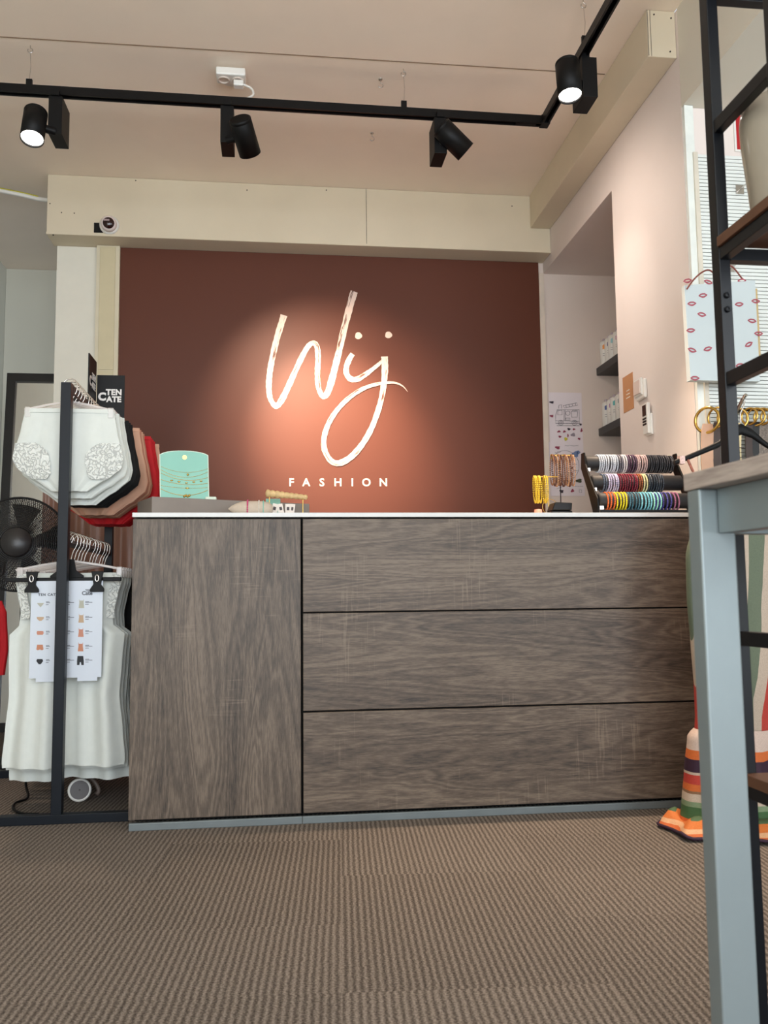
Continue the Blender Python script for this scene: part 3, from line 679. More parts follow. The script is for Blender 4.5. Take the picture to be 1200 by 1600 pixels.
# small things round the rack
def xyz(px, y): return at(px, 800, 1, y).x
bb = thing('black_box', 'small stack of black trays standing on the worktop left of the rack', 'box', (1.05, 3.12, WT))
MB().box(1.005, 1.085, 3.09, 3.17, WT, WT + .030).build('lower_tray', mBlack, bb, bevel=.004)
MB().prism([(0, 0), (.075, 0), (.078, .028), (.012, .030)], (1.007, 3.09, WT + .031), EX, EZ, EY, .07).build('upper_tray', mBlack, bb, bevel=.003)
tag(MB().prism([(0, 0), (.05, 0), (.012, .022), (0, .024)], (1.094, 3.14, WT), EX, EZ, EY, .05).build('black_wedge', mBlack), 'black wedge shaped stand beside the black trays', 'stand')
tag(MB().lathe([(.016, 0), (.017, .002), (.014, .036), (.005, .038)], (.962, 3.12, WT), n=20).build('pink_pot', M('salmon_pink', (226, 140, 120), .6)), 'small salmon pink pot at the right of the panel edge on the worktop', 'pot')
# yellow bracelets on a gold T bar stand
ys = thing('t_bar_stand', 'small gold T bar stand holding yellow bracelets on the worktop', 'jewellery stand', (1.045, 3.25, WT))
MB().tube([(1.045, 3.25, WT), (1.045, 3.25, WT + .178)], .002, 8).build('post', mGold, ys)
MB().tube([(.985, 3.25, WT + .178), (1.085, 3.25, WT + .178)], .0025, 8).build('bar', mGold, ys)
MB().cyl((1.045, 3.25, WT), (1.045, 3.25, WT + .004), .03, n=24).build('foot', mGold, ys)
MB().tube([(1.05 + .03 * math.cos(a), 3.25, WT + .060 + .030 * math.sin(a)) for a in [2 * PI * i / 20 for i in range(20)]], .0012, 5, closed=True).build('gold_ring', mGold, ys)
my = M('yellow_beads', (226, 190, 50), .3, var=.15, scale=300)
y0 = None
def oval(c, rx, rz, nb_, rb):
    mb = MB()
    for i in range(nb_):
        t = 2 * PI * i / nb_; mb.ball(Vector(c) + Vector((0, rx * math.sin(t), rz * math.cos(t))), rb, 6)
    return mb
for i in range(6):
    x = (.991, .998, 1.005, 1.012, 1.030, 1.037)[i]
    if y0 is None: o = oval((0, 0, 0), .020, .052, 40, .0033).build('bracelet', my); y0 = o
    else: o = y0.copy(); COL.objects.link(o)
    o.location = (x, 3.25, WT + .178 - .050); o.rotation_euler = (0, random.uniform(-.05, .05), 0)
    tag(o, 'yellow bead bracelet hanging from the gold T bar, %s from the left' % ORD[i], 'bracelet', 'yellow bracelets on the T bar')
bs = thing('bangle_stand', 'black bangle stand holding brown bracelets in front of the sheets', 'jewellery stand', (1.16, 3.36, WT))
MB().cyl((1.145, 3.40, WT), (1.145, 3.40, WT + .285), .002, n=10).build('post', mBlack, bs)
MB().tube([(1.100, 3.38, WT + .285), (1.200, 3.38, WT + .285)], .003, 8).build('bar', mGold, bs)
MB().cyl((1.145, 3.40, WT), (1.145, 3.40, WT + .005), .04, n=24).build('foot', mBlack, bs)
MB().cyl((1.145, 3.38, WT + .285), (1.145, 3.402, WT + .285), .002, n=8).build('elbow', mBlack, bs)
mbr = [M('brown_beads_%s' % k, c, .3, var=.5, scale=300, spec=.7) for k, c in (('a', (150, 100, 66)), ('b', (96, 56, 42)), ('c', (196, 150, 112)))]
pb = {}
for i in range(11):
    k = (0, 1, 2, 0, 1, 1, 0, 2, 1, 0, 2)[i]
    if k not in pb: o = oval((0, 0, 0), .026, .062, 44, .0036).build('bracelet', mbr[k]); pb[k] = o
    else: o = pb[k].copy(); COL.objects.link(o)
    o.location = (1.106 + i * .0088, 3.38, WT + .285 - .060 - .003 * (i % 3)); o.rotation_euler = (0, random.uniform(-.06, .06), 0)
    tag(o, '%s bead bracelet on the bangle stand, %s from the left' % (('mid brown', 'dark brown', 'pale brown')[k], ORD[i]), 'bracelet', 'brown bracelets on the bangle stand')
# ------------------------------------------------------------------ garment rack
RX, RY0, RY1, RZ = -.7165, 2.984, 3.80, 1.458
rk = thing('garment_rack', 'dark blue black square tube clothes rack left of the counter', 'clothes rack', (RX, 3.4, 0))
T = .034
MB().box(RX - T / 2, RX + T / 2, RY0, RY0 + T, .028, RZ).build('front_post', mRack, rk, bevel=.002)
MB().box(RX - T / 2, RX + T / 2, RY1 - T, RY1, .028, RZ).build('rear_post', mRack, rk, bevel=.002)
MB().box(RX - T / 2, RX + T / 2, RY0 + T, RY1 - T, RZ - .034, RZ - .002).build('top_rail', mRack, rk, bevel=.002)
MB().cyl((RX, RY0 + T, .915), (RX, RY1 - T, .915), .013, n=16).build('lower_rail', mBlack, rk)
for y in (RY0, RY1 - T): MB().box(-1.16, -.476, y, y + T, 0, .030).build('base_bar', mRack, rk, bevel=.002)
for x in (-1.16, -.5): MB().box(x, x + .02, RY0 + T, RY1 - T, .004, .022).build('base_side_bar', mRack, rk, bevel=.002)

def hanger_clear(name, y, zr, w, drop, label, group, cat='hanger', mat=None, x=RX, clipz=0):
    """plastic hanger with a metal hook over the rail and pinch clips at its ends"""
    mat = mat or mClear
    t = thing(name, label, cat, (x, y, zr), group)
    zb = zr - drop
    pts = [(x - .022, y, zr - .006)] + [(x + .024 * -math.cos(a), y, zr + .004 + .024 * math.sin(a)) for a in [PI * i / 10 for i in range(0, 11)]] + [(x + .021, y, zr - .016), (x + .008, y, zr - .042), (x, y, zb)]
    MB().tube(pts, .0024, 6).build('hook', mSteel, t)
    MB().tube([(x - w / 2, y, zb - .028), (x - w / 4, y, zb - .010), (x, y, zb + .004), (x + w / 4, y, zb - .010), (x + w / 2, y, zb - .028)], .0045, 8).build('arms', mat, t)
    for s_ in (-1, 1):
        xx = x + s_ * w * .46
        MB().box(xx - .010, xx + .010, y - .008, y + .008, zb - .055, zb - .018).build('clip', mat, t, bevel=.003)
    return t, zb
def ring(x0, x1, z, dep, y, amp, ph, n=56, k=9, tilt=0):
    out = []; xc = (x0 + x1) / 2; hw = (x1 - x0) / 2
    for i in range(n):
        a = 2 * PI * i / n; c, s_ = math.cos(a), math.sin(a)
        ux_ = math.copysign(abs(c) ** .75, c)
        f = amp * (math.sin(k * ux_ + ph) + .5 * math.sin(2.3 * k * ux_ + 1.7 * ph)) * (1 - ux_ ** 4)
        out.append(Vector((xc + hw * ux_, y + dep * math.copysign(abs(s_) ** .9, s_) + f, z + tilt * ux_)))
    return out
def interp(tab, t):
    for (a, *A), (b, *B) in zip(tab, tab[1:]):
        if a <= t <= b:
            u = (t - a) / (b - a) if b > a else 0; u = u * u * (3 - 2 * u) * .5 + u * .5
            return [p + (q - p) * u for p, q in zip(A, B)]
    return list(tab[-1][1:])
def garment_mb(tab, x, y, ztop, seed, rows=26, amp=.006, dep=1.0, k=9, cap=True, twist=.8, n=56):
    """tab rows: (distance below top, x left, x right, half depth)"""
    mb = MB(); R_ = []; D = tab[-1][0]
    for i in range(rows + 1):
        t = D * i / rows; l_x, r_x, d_ = interp(tab, t)
        R_.append(ring(x + l_x, x + r_x, ztop - t, d_ * dep, y, amp * min(1, .25 + t / D * 1.2), seed + twist * t * 6, n=n, k=k, tilt=.0))
    mb.loft(R_, cap=cap); return mb
# brief styles: waist, hip, leg opening, crotch
BR = [(0, -.146, .146, .008), (.012, -.150, .150, .009), (.07, -.160, .160, .012), (.13, -.174, .174, .014), (.175, -.180, .182, .014), (.205, -.166, .176, .014), (.235, -.128, .142, .013), (.262, -.085, .098, .012), (.285, -.055, .066, .010)]
def briefs(y, mat, label, group, seed, sc=1.0, dz=0, dx=0, dd=1, lace=False, amp=.006, matname='mat'):
    zt = RZ - .082 + dz
    t = thing('briefs', label, 'briefs', (RX + dx, y, zt), group)
    tab = [(a * dd, b * sc, c * sc, d_) for a, b, c, d_ in BR]
    garment_mb(tab, RX + dx, y, zt, seed, amp=amp).build('body', mat, t)
    wb = [(0, -.150 * sc, .150 * sc, .0125), (.014, -.151 * sc, .151 * sc, .0135)]
    garment_mb(wb, RX + dx, y, zt + .001, seed, rows=2, amp=.001).build('waistband', mat, t)
    if lace:
        for s_ in (-1, 1):
            mb = MB(); R_ = []
            for i in range(13):
                u = i / 12; tt = .120 + .125 * u
                lx, rx, d_ = interp(tab, tt)
                xo = (rx if s_ > 0 else lx) * 1.012
                wdt = .120 * (math.sin(PI * (u * .82 + .12)) ** .6) + .004
                xi = xo - s_ * wdt
                row = []
                for j in range(13):
                    v = j / 12; xx = xo + (xi - xo) * v
                    row.append(Vector((RX + dx + xx, y - d_ * max(0, (1 - min(1, abs(xx) / max(.01, abs(xo))) ** 2.6)) - .0105 - .0018 * math.sin(j * 2.2) * math.sin(i * 1.9), zt - tt)))
                R_.append(row)
            mb.loft(R_, cap=False, closed=False)
            o = mb.build('lace_trim', mCreamD, t); o['label'] = 'white floral lace at the leg'
    return t
hg = 'clear hangers on the upper rail'
def up(i, y, *a, **k):
    hanger_clear('clothes_hanger', y, RZ - .002, .30, .055, 'clear plastic clip hanger on the upper rail, %s from the front' % ORD[i], hg)
    return briefs(y, *a, **k)
up(0, 3.045, mCream, 'ivory high waist briefs with lace legs, nearest on the upper rail', 'briefs on the upper rail', .4, lace=True)
up(1, 3.085, mCream, 'ivory high waist briefs on the upper rail, second from the front', 'briefs on the upper rail', 1.6, sc=1.02, dz=-.006, dx=.006, dd=1.05)
up(2, 3.125, mCream, 'ivory high waist briefs on the upper rail, third from the front', 'briefs on the upper rail', 2.9, sc=1.0, dz=-.010, dx=.012, dd=1.1)
up(3, 3.165, mCream, 'ivory high waist briefs on the upper rail, fourth from the front', 'briefs on the upper rail', 4.1, sc=1.02, dz=-.004, dx=.010, dd=1.08)
for i, y in enumerate((3.235, 3.275, 3.315)):
    up(4 + i, y, mBlackF, 'black briefs on the upper rail, %s of the three from the front' % ORD[i], 'briefs on the upper rail', i * 1.3, sc=1.02, dx=.014, dd=1.10)
for i, y in enumerate((3.375, 3.415, 3.455, 3.495)):
    up(7 + i, y, (mNude, mTan, mNude, mTan)[i], '%s briefs behind the black ones on the upper rail, %s of four' % (('pale nude', 'rose tan', 'pale nude', 'rose tan')[i], ORD[i]), 'briefs on the upper rail', i * .3, sc=1.08, dx=.022, dd=1.18, amp=.014)
for i, y in enumerate((3.55, 3.59, 3.63, 3.67)):
    up(11 + i, y, mRed, 'bright red briefs at the rear of the upper rail, %s of four' % ORD[i], 'briefs on the upper rail', i * .3 + 1, sc=1.14, dx=.030, dd=1.25, amp=.014)
up(15, 3.73, mNude, 'nude briefs at the far end of the upper rail behind the red ones', 'briefs on the upper rail', 2.2, sc=1.16, dx=.036, dd=1.2)

# brand signs on the rear of the rack
sg = thing('brand_sign', 'black two panel card sign reading TEN CATE on the rack', 'sign', (-.76, 3.84, RZ))
mSg = M('black_sign_board', (20, 20, 22), .5, var=.1, spec=.25)
MB().box(-.790, -.672, 3.835, 3.839, 1.44, 1.700).build('front_panel', mSg, sg)
MB().box(-.798, -.793, 3.69, 3.836, 1.455, 1.757).build('side_panel', mSg, sg)
MB().box(-.735, -.725, 3.839, 3.845, 1.30, 1.5).box(-.735, -.70, 3.801, 3.845, 1.42, 1.44).build('fixing_bracket', mBlack, sg)
wh = M('white_sign_print', (236, 232, 228), .5, var=0)
tm = MB()
tm.text('TEN', .0345, (at(178, 613, 1, 3.8345).x, 3.8345, at(180, 613, 1, 3.83).z), EX, EZ, -EY, .0006, bold=.0016, space=1.06)
tm.text('C', .047, (at(159.5, 619, 1, 3.8345).x, 3.8345, at(165, 620, 1, 3.83).z), EX, EZ, -EY, .0006, bold=.0024)
tm.text('ATE', .0345, (at(178, 623, 1, 3.8345).x, 3.8345, at(180, 624, 1, 3.83).z), EX, EZ, -EY, .0006, bold=.0016, space=1.02)
tm.build('front_lettering', wh, sg)
tm = MB(); X_ = -.7925
tm.text('TEN', .040, (X_, 3.785, 1.672), EY, EZ, EX, .0006, bold=.0014); tm.text('C', .060, (X_, 3.722, 1.645), EY, EZ, EX, .0006, bold=.002)
tm.text('ATE', .040, (X_, 3.785, 1.634), EY, EZ, EX, .0006, bold=.0014)
tm.build('side_lettering', wh, sg)

# lower rail: tank tops
LZ = .930
TB = [(0, -.178, .182, .008), (.02, -.184, .186, .010), (.07, -.176, .172, .012), (.13, -.163, .160, .013), (.185, -.168, .164, .015), (.205, -.200, .206, .016), (.30, -.200, .198, .018), (.42, -.196, .190, .018), (.54, -.206, .204, .020), (.64, -.214, .214, .020), (.66, -.212, .212, .020)]
def tank(y, mat, label, seed, dz=0, sc=1, lace=False, hem=0):
    zt = LZ - .118 + dz
    t = thing('tank_top', label, 'tank top', (RX, y, zt), 'tank tops on the lower rail')
    tab = [(a * (1 + hem), b * sc, c * sc, d_) for a, b, c, d_ in TB]
    mb = garment_mb(tab, RX - .006, y, zt, seed, rows=44, amp=.034, k=5.5, twist=.10, n=96); mb.build('body', mat, t)
    for s_ in (-1, 1):
        sb_ = MB(); R_ = []
        for i in range(13):
            tt = .004 + .15 * i / 12; lx, rx, d_ = interp(tab, tt); e = (lx if s_ < 0 else rx)
            a_, b_ = sorted((e * 1.004, e - s_ * .030))
            R_.append([Vector((RX + a_ + (b_ - a_) * j / 4, y - d_ * (.35 + .65 * min(1, (j + .4) / 4 if s_ < 0 else (4.4 - j) / 4)) - .004, zt - tt)) for j in range(5)])
        if lace: sb_.loft(R_, cap=False, closed=False).build('lace_strap', mCreamD, t)['label'] = 'lace edged strap'
    return t
hg2 = 'clear hangers on the lower rail'
for i in range(5):
    y = 3.105 + i * .050
    hanger_clear('clothes_hanger', y, LZ - .002, .36, .075, 'clear plastic hanger on the lower rail, %s of the front row' % ORD[i], hg2)
    tank(y, mCream, 'ivory sleeveless top on the lower rail, %s from the front' % ORD[i], i * .22 + .3, dz=(0, .004, -.004, .002, -.004)[i], sc=(.945, .955, .965, .97, .97)[i], lace=(i == 0), hem=(-.015, .015, .07, .04, .05)[i])
for i in range(3):
    y = 3.40 + i * .05
    hanger_clear('clothes_hanger', y, LZ - .002, .36, .075, 'clear plastic hanger with a black top on the lower rail, %s of three' % ORD[i], hg2)
    tank(y, mBlackF, 'black sleeveless top behind the ivory ones, %s of three' % ORD[i], i * .2 + 1.4, sc=1.08)
for i in range(3):
    y = 3.58 + i * .05
    hanger_clear('clothes_hanger', y, LZ - .002, .36, .075, 'clear plastic hanger with a red top on the lower rail, %s of three' % ORD[i], hg2)
    tank(y, mRed, 'red sleeveless top at the rear of the lower rail, %s of three' % ORD[i], i * .2 + 2, sc=1.16)

# black clip hanger holding the price card
hy = 3.062
ch = thing('clip_hanger', 'black trouser clip hanger at the front of the lower rail', 'hanger', (RX, hy, LZ))
zb = .792
pts = [(RX - .016, hy, LZ)] + [(RX - .018 * math.cos(a), hy, LZ + .016 * math.sin(a)) for a in [PI * i / 8 for i in range(1, 9)]] + [(RX + .004, hy, LZ - .03), (RX, hy, LZ - .055)]
MB().tube(pts, .0020, 6).build('hook', mSteel, ch)
MB().prism([(-.022, .068), (.022, .068), (.030, .030), (.055, .012), (.055, .0), (-.055, .0), (-.055, .012), (-.030, .030)], (RX, hy - .004, zb), EX, EZ, EY, .008).build('shoulder', mBlackM, ch, bevel=.001)
MB().box(RX - .200, RX + .180, hy - .008, hy + .006, zb - .008, zb + .006).build('bar', mBlackM, ch, bevel=.002)
for xx in (RX - .108, RX + .105):
    c_ = MB().prism([(-.020, .026), (.020, .026), (.015, .0), (.012, -.018), (.023, -.034), (.023, -.044), (-.023, -.044), (-.023, -.034), (-.012, -.018), (-.015, .0)], (xx, hy - .028, zb), EX, EZ, EY, .010).build('clip', mBlackM, ch, bevel=.0015)
    MB().tube([(xx + .006 * math.cos(a), hy - .030, zb + .002 + .011 * math.sin(a)) for a in [PI * 2 * i / 12 for i in range(12)]], .0026, 6, closed=True).build('spring', mSteel, c_)
# price card
cd_ = thing('price_card', 'white price card with small pictures of underwear clipped to the black hanger', 'card', (-.71, 3.046, .46))
yk = 3.0455
mCard = M('glossy_white_card', (205, 212, 222), .35, var=.01)
x0, x1, z1, z0 = -.828, -.594, .786, .462
MB().prism([(x0, z1), (x1, z1), (x1, z0), (x1 - .013, z0), (x1 - .013, z0 - .012), (x1 - .078, z0 - .012), (x1 - .078, z0), (x0 + .085, z0), (x0 + .085, z0 - .012), (x0 + .022, z0 - .012), (x0 + .022, z0), (x0, z0)], (0, yk, 0), EX, EZ, EY, .0015).build('board', mCard, cd_)
def cz(x, y):  # zoomed card coordinates -> card plane
    p = at(x / 9.41 + 40, y / 9.41 + 910, 1, yk); return p.x, p.z
tm = MB()
def ct(st, x, y, size, bold=0, align='LEFT', space=1):
    a, b = cz(x, y); tm.text(st, size, (a, yk - .0002, b), EX, EZ, -EY, .0002, bold=bold, align=align, space=space)
ct('TEN CATE SECR', 185, 183, .0115, .0006, space=1.25)
ct('TEN', 925, 122, .0110, .0005, 'CENTER'); ct('Cate', 905, 160, .0180, .0007, 'CENTER')
pal = [(178, 176, 160), (190, 160, 130), (196, 134, 110), (190, 126, 96), (26, 28, 32)]
for i, yy in enumerate((310, 530, 742, 955, 1160)):
    for x_, w_, dy_ in ((300, 48, -25), (300, 58, -10), (298, 40, 18), (600, 55, -28), (600, 112, -14), (600, 50, 14), (878, 55, -30), (878, 104, -16), (878, 50, 12)):
        (xa, za), (xb, zb2) = cz(x_, yy + dy_), cz(x_ + w_, yy + dy_); tm.box(xa, xb, yk - .0006, yk - .0001, za - .0009, za + .0009)
tm.build('print', M('grey_card_print', (92, 96, 104), .6, var=0), cd_)
shp = [[(-50, -18), (50, -18), (45, -5), (0, 45), (-45, -5)], [(-52, -25), (52, -25), (50, 0), (15, 32), (-15, 32), (-50, 0)], [(-45, -28), (45, -28), (52, 5), (40, 28), (-40, 28), (-52, 5)],
       [(-42, -38), (42, -38), (52, 30), (35, 42), (5, 35), (0, 25), (-5, 35), (-35, 42), (-52, 30)], [(-40, -35), (40, -35), (50, -5), (15, 42), (-15, 42), (-50, -5)]]
tops = [(-30, -62), (-26, -42), (26, -42), (30, -62), (34, -62), (32, -10), (40, 68), (-42, 68), (-32, -10), (-34, -62)]
shrt = [(-42, -70), (42, -70), (50, 0), (50, 62), (15, 62), (8, 22), (-8, 22), (-15, 62), (-50, 62), (-50, 0)]
for i, yy in enumerate((320, 534, 742, 955, 1162)):
    for cx, sh in ((220 - i * 3, shp[i]), (822 - i * 4, tops if i < 4 else shrt)):
        poly = [cz(cx + a, yy + b - (10 if cx > 400 else 0)) for a, b in sh]
        MB().prism(poly, (0, yk - .0001, 0), EX, EZ, -EY, .0004).build('picture', M('picture_%d' % i, pal[i], .6, var=.05), cd_)

# ------------------------------------------------------------------ behind the rack
cmat, n_, l_, b_ = nt('brown_satin'); b_.inputs['Base Color'].default_value = lin((138, 98, 80)); b_.inputs['Roughness'].default_value = .36; b_.inputs['Sheen Weight'].default_value = .3
def curtain(x0, x1, y, z0, z1, amp, n=120, k=30, tilt=0):
    mb = MB(); rows = []
    for i in range(13):
        z = z0 + (z1 - z0) * i / 12; r = []
        for j in range(n + 1):
            u = j / n; x = x0 + (x1 - x0) * u
            r.append(Vector((x, y + tilt * u + amp * (.55 + .45 * (1 - i / 12)) * (math.sin(k * u + .3 * math.sin(i * .5)) + .35 * math.sin(2.7 * k * u + 1)), z)))
        rows.append(r)
    mb.loft(rows, cap=False, closed=False)
    return mb
cur = thing('fabric_curtain', 'brown satin curtain hanging in folds behind the clothes rack', 'curtain', (-.9, 4.5, 0))
o = curtain(-1.18, -.52, 4.5, .03, 1.36, .022).build('cloth', cmat, cur); sm_ = o.modifiers.new('thick', 'SOLIDIFY'); sm_.thickness = .003
MB().cyl((-1.20, 4.5, 1.37), (-.50, 4.5, 1.37), .010, n=12).build('rod', mBlack, cur)
for x in (-1.19, -.51): MB().box(x - .008, x + .008, 4.49, YB - .04, 1.362, 1.378).build('wall_bracket', mBlack, cur)
# leaning mirror
mi_ = thing('standing_mirror', 'tall black framed mirror leaning on the wall behind the fan', 'mirror', (-1.3, 4.9, 0))
MX0, MX1, MYY, MZ = -1.575, -1.04, 5.05, 2.045
tl = Matrix.Rotation(math.radians(-4), 3, 'X')
def mbx(x0, x1, z0, z1, y0, y1):
    b = MB().box(x0, x1, y0, y1, z0, z1); b.v = [tl @ (v - Vector((0, 0, 0))) for v in b.v]; b.v = [v + Vector((0, MYY - .0, 0)) for v in b.v]; return b
for (a, b, c, d_) in ((MX0, MX0 + .05, 0, MZ), (MX1 - .05, MX1, 0, MZ), (MX0 + .05, MX1 - .05, MZ - .05, MZ), (MX0 + .05, MX1 - .05, 0, .05)):
    mbx(a, b, c, d_, -.02, .02).build('frame', M('black_brown_wood', (16, 13, 12), .4), mi_)
mbx(MX0 + .05, MX1 - .05, .05, MZ - .05, -.004, .006).build('glass', mMirror, mi_)
# fan
fc = Vector((-1.125, 3.93, .965)); fr = .205
fan = thing('floor_fan', 'black round fan with a mesh guard behind the white tops', 'fan', (fc.x, fc.y + .08, 0))
fax = Vector((.12, -1, .05)).normalized(); fu = fax.orthogonal().normalized(); fv = fax.cross(fu)
g = MB()
def fp(r, a, h): return fc + (fu * math.cos(a) + fv * math.sin(a)) * r + fax * h
prof_ = lambda r: .075 * (1 - (r / fr) ** 2.2)
g.tube([fp(fr, 2 * PI * i / 48, 0) for i in range(48)], .005, 6, closed=True)
g.build('guard_rim', mBlack, fan)
g = MB()
for k in range(130):
    a = 2 * PI * k / 130
    g.tube([fp(fr * t, a + .55 * (t - .2), prof_(fr * t)) for t in (.24, .45, .65, .85, 1.0)], .0019, 4)
for r in [fr * (.30 + .7 * i / 20) for i in range(20)]:
    g.tube([fp(r, 2 * PI * i / 40, prof_(r)) for i in range(40)], .0018, 4, closed=True)
g.build('front_guard', M('glossy_black_wire', (58, 58, 58), .22, metal=.8, var=.1), fan)
g = MB()
for k in range(44):
    a = 2 * PI * k / 44
    g.tube([fp(fr * t, a - .4 * t, -prof_(fr * t)) for t in (.24, .45, .65, .85, 1.0)], .0014, 4)
g.build('rear_guard', mBlack, fan)
MB().lathe([(.060, .070), (.063, .078), (.059, .084), (.004, .086)], fc, fax, n=32).build('hub_cap', M('grey_black_plastic', (44, 42, 42), .35), fan)
MB().lathe([(.05, -.16), (.055, -.06), (.04, 0), (.02, .05)], fc, fax, n=24).build('motor', mBlackM, fan)
bl = MB()
for k in range(5):
    a0 = 2 * PI * k / 5
    R_ = [[fp(.03 + .145 * t, a0 + s_ * (.22 + .12 * t) , .0 + .018 * s_) for s_ in (-1, -.5, 0, .5, 1)] for t in [i / 6 for i in range(7)]]
    bl.loft(R_, cap=False, closed=False)
bl.build('blades', mBlackM, fan)
MB().cyl((fc.x, fc.y + .09, .03), (fc.x, fc.y + .09, .93), .014, n=14).build('pole', mBlackM, fan)
MB().lathe([(.18, 0), (.18, .014), (.14, .028), (.03, .04)], (fc.x, fc.y + .09, 0), n=36).build('base', mBlackM, fan)
# white cabinet edge at the far left
wc = thing('storage_panel', 'tall white board standing at the left edge behind the tops', 'board', (-1.32, 4.15, 0))
MB().box(-1.42, -1.275, 4.12, 4.15, 0, .86).build('board', M('white_melamine', (205, 226, 230), .4), wc, bevel=.002)
tg = thing('hanging_garment', 'red garment showing at the left between the white tops and the board', 'garment', (-1.18, 3.8, .7))
garment_mb([(0, -.03, .03, .01), (.05, -.05, .05, .02), (.2, -.05, .06, .02), (.30, -.03, .05, .02)], -1.155, 3.72, .72, 1).build('body', mRed, tg)
MB().tube([(-1.155, 3.72, .71), (-1.155, 3.72, .80), (-1.13, 3.74, .83), (-1.13, 3.76, .88)], .003, 6).build('hook', mBlack, tg)
# wheel shaped thing and leads on the floor
wl = thing('cable_reel', 'small black disc with a white rim on the floor below the tops', 'reel', (-.715, 3.30, 0))
wc_ = Vector((-.712, 3.30, .040)); wa = Vector((.30, -1, .22)).normalized()
MB().lathe([(.036, -.03), (.039, -.02), (.039, .006), (.034, .010)], wc_, wa, n=32).build('housing', M('brown_black_plastic', (60, 50, 48), .4), wl)
MB().lathe([(.039, .002), (.041, .010), (.034, .014), (.032, .008)], wc_, wa, n=32).build('rim', mWhiteP, wl)
MB().lathe([(.033, .0), (.031, .009), (.003, .010)], wc_, wa, n=32).build('face', M('black_gloss', (8, 8, 12), .12, var=0), wl)
tag(MB().tube(smooth([(-.82, 3.40, .10), (-.74, 3.37, .085), (-.68, 3.35, .068), (-.655, 3.35, .030), (-.66, 3.34, .012)], 5), .008, 8).build('grey_rod', M('grey_brown_rubber', (110, 96, 88), .5)), 'bent grey rod rising beside the black disc', 'rod')
tag(MB().tube(smooth([(-.95, 3.55, .20), (-.94, 3.48, .12), (-.925, 3.40, .05), (-.90, 3.34, .012), (-.925, 3.28, .008), (-.91, 3.20, .008), (-.86, 3.12, .008), (-.80, 3.10, .008)], 6), .0045, 8).build('power_lead', mBlackM), 'thin black lead trailing on the carpet under the tops', 'cable')

# ------------------------------------------------------------------ right room: slat wall, sign, belts, bag
SY = 3.019
mSl = M('white_slat_board', (226, 230, 226), .45, var=.02)
sl = thing('slat_wall', 'white grooved slat panel on the wall right of the opening', 'slat panel', (2.3, SY, .3))
MB().box(1.592, 3.3, SY - .012, SY - .0005, .3, 2.40).build('groove_backing', M('grey_groove', (58, 60, 58), .8), sl)
sm2 = MB(); z = .302; i = 0
while z < 2.39:
    sm2.box(1.594, 3.3, SY - .022, SY - .013, z, z + .0118); z += .01445
sm2.build('slats', mSl, sl)['kind'] = 'stuff'
MB().box(1.575, 1.593, SY - .026, SY - .0005, .3, 2.402).build('edge_strip', M('cream_edge', (214, 206, 190), .5), sl, bevel=.001)
# red fire sign
a, b = at(1145, 178, 1, SY), at(1240, 240, 1, SY)
fs = thing('fire_sign', 'red square sign with a white symbol above the slat panel', 'sign', (a.x, SY, b.z))
MB().box(a.x, a.x + .17, SY - .004, SY - .0005, 2.425, 2.580).build('white_border', mWhiteP, fs)
MB().box(a.x + .008, a.x + .162, SY - .0055, SY - .0035, 2.433, 2.572).build('red_field', M('signal_red', (176, 24, 32), .4, var=0), fs)
sy = MB(); cx = a.x + .075
sy.tube([(cx - .030, SY - .0062, 2.545), (cx - .036, SY - .0062, 2.530), (cx - .030, SY - .0062, 2.515)], .005, 6)
sy.prism([(-.030, 0), (.030, 0), (.030, .075), (.015, .095), (-.015, .095), (-.030, .075)], (cx, SY - .0058, 2.440), EX, EZ, -EY, .0015)
sy.tube([(cx - .01, SY - .0062, 2.538), (cx - .01, SY - .0062, 2.555), (cx + .03, SY - .0062, 2.555)], .004, 6)
sy.build('symbol', wh, fs)
# hook in the slat wall above the bag
def slhook(px, py, label, L=.10, up_=.03):
    p = at(px, py, 1, SY - .02)
    t = thing('slat_hook', label, 'hook', p, 'metal hooks in the slat panel')
    MB().box(p.x - .016, p.x + .016, SY - .026, SY - .0225, p.z - .018, p.z + .018).build('plate', mSteel, t)
    MB().tube([(p.x, SY - .026, p.z), (p.x, SY - .026 - L, p.z + .0), (p.x + .004, SY - .026 - L - .012, p.z + up_)], .0028, 8).build('prong', mSteel, t)
    return p
slhook(1155, 297, 'steel slat panel hook beside the white vase')
# gift bag printed with lips
by_ = 2.90
bl0, bl1 = 1.468, 1.745
zt_, zb_ = 1.868, 1.485
gb_ = thing('gift_bag', 'white paper gift bag printed with red lips hanging on the slat panel', 'bag', (1.6, by_, zb_))
mBag = M('white_bag_paper', (196, 206, 208), .5, var=.01)
bg = MB()
bg.loft([[Vector((bl0 + .006, by_, zb_)), Vector((bl1 - .004, by_, zb_)), Vector((bl1 - .004, by_ + .030, zb_)), Vector((bl0 + .006, by_ + .030, zb_))],
         [Vector((bl0, by_ + .004, zt_ - .03)), Vector((bl1, by_ + .004, zt_ + .0)), Vector((bl1, by_ + .026, zt_)), Vector((bl0, by_ + .026, zt_ - .03))]], cap=True, sm=False)
bg.build('bag_body', mBag, gb_, bevel=.001)
MB().box(bl1 - .001, bl1 + .010, by_ + .01, by_ + .06, zb_ + .05, zt_ - .03).build('side_gusset', M('kraft_gusset', (196, 170, 120), .6), gb_)
lips = MB()
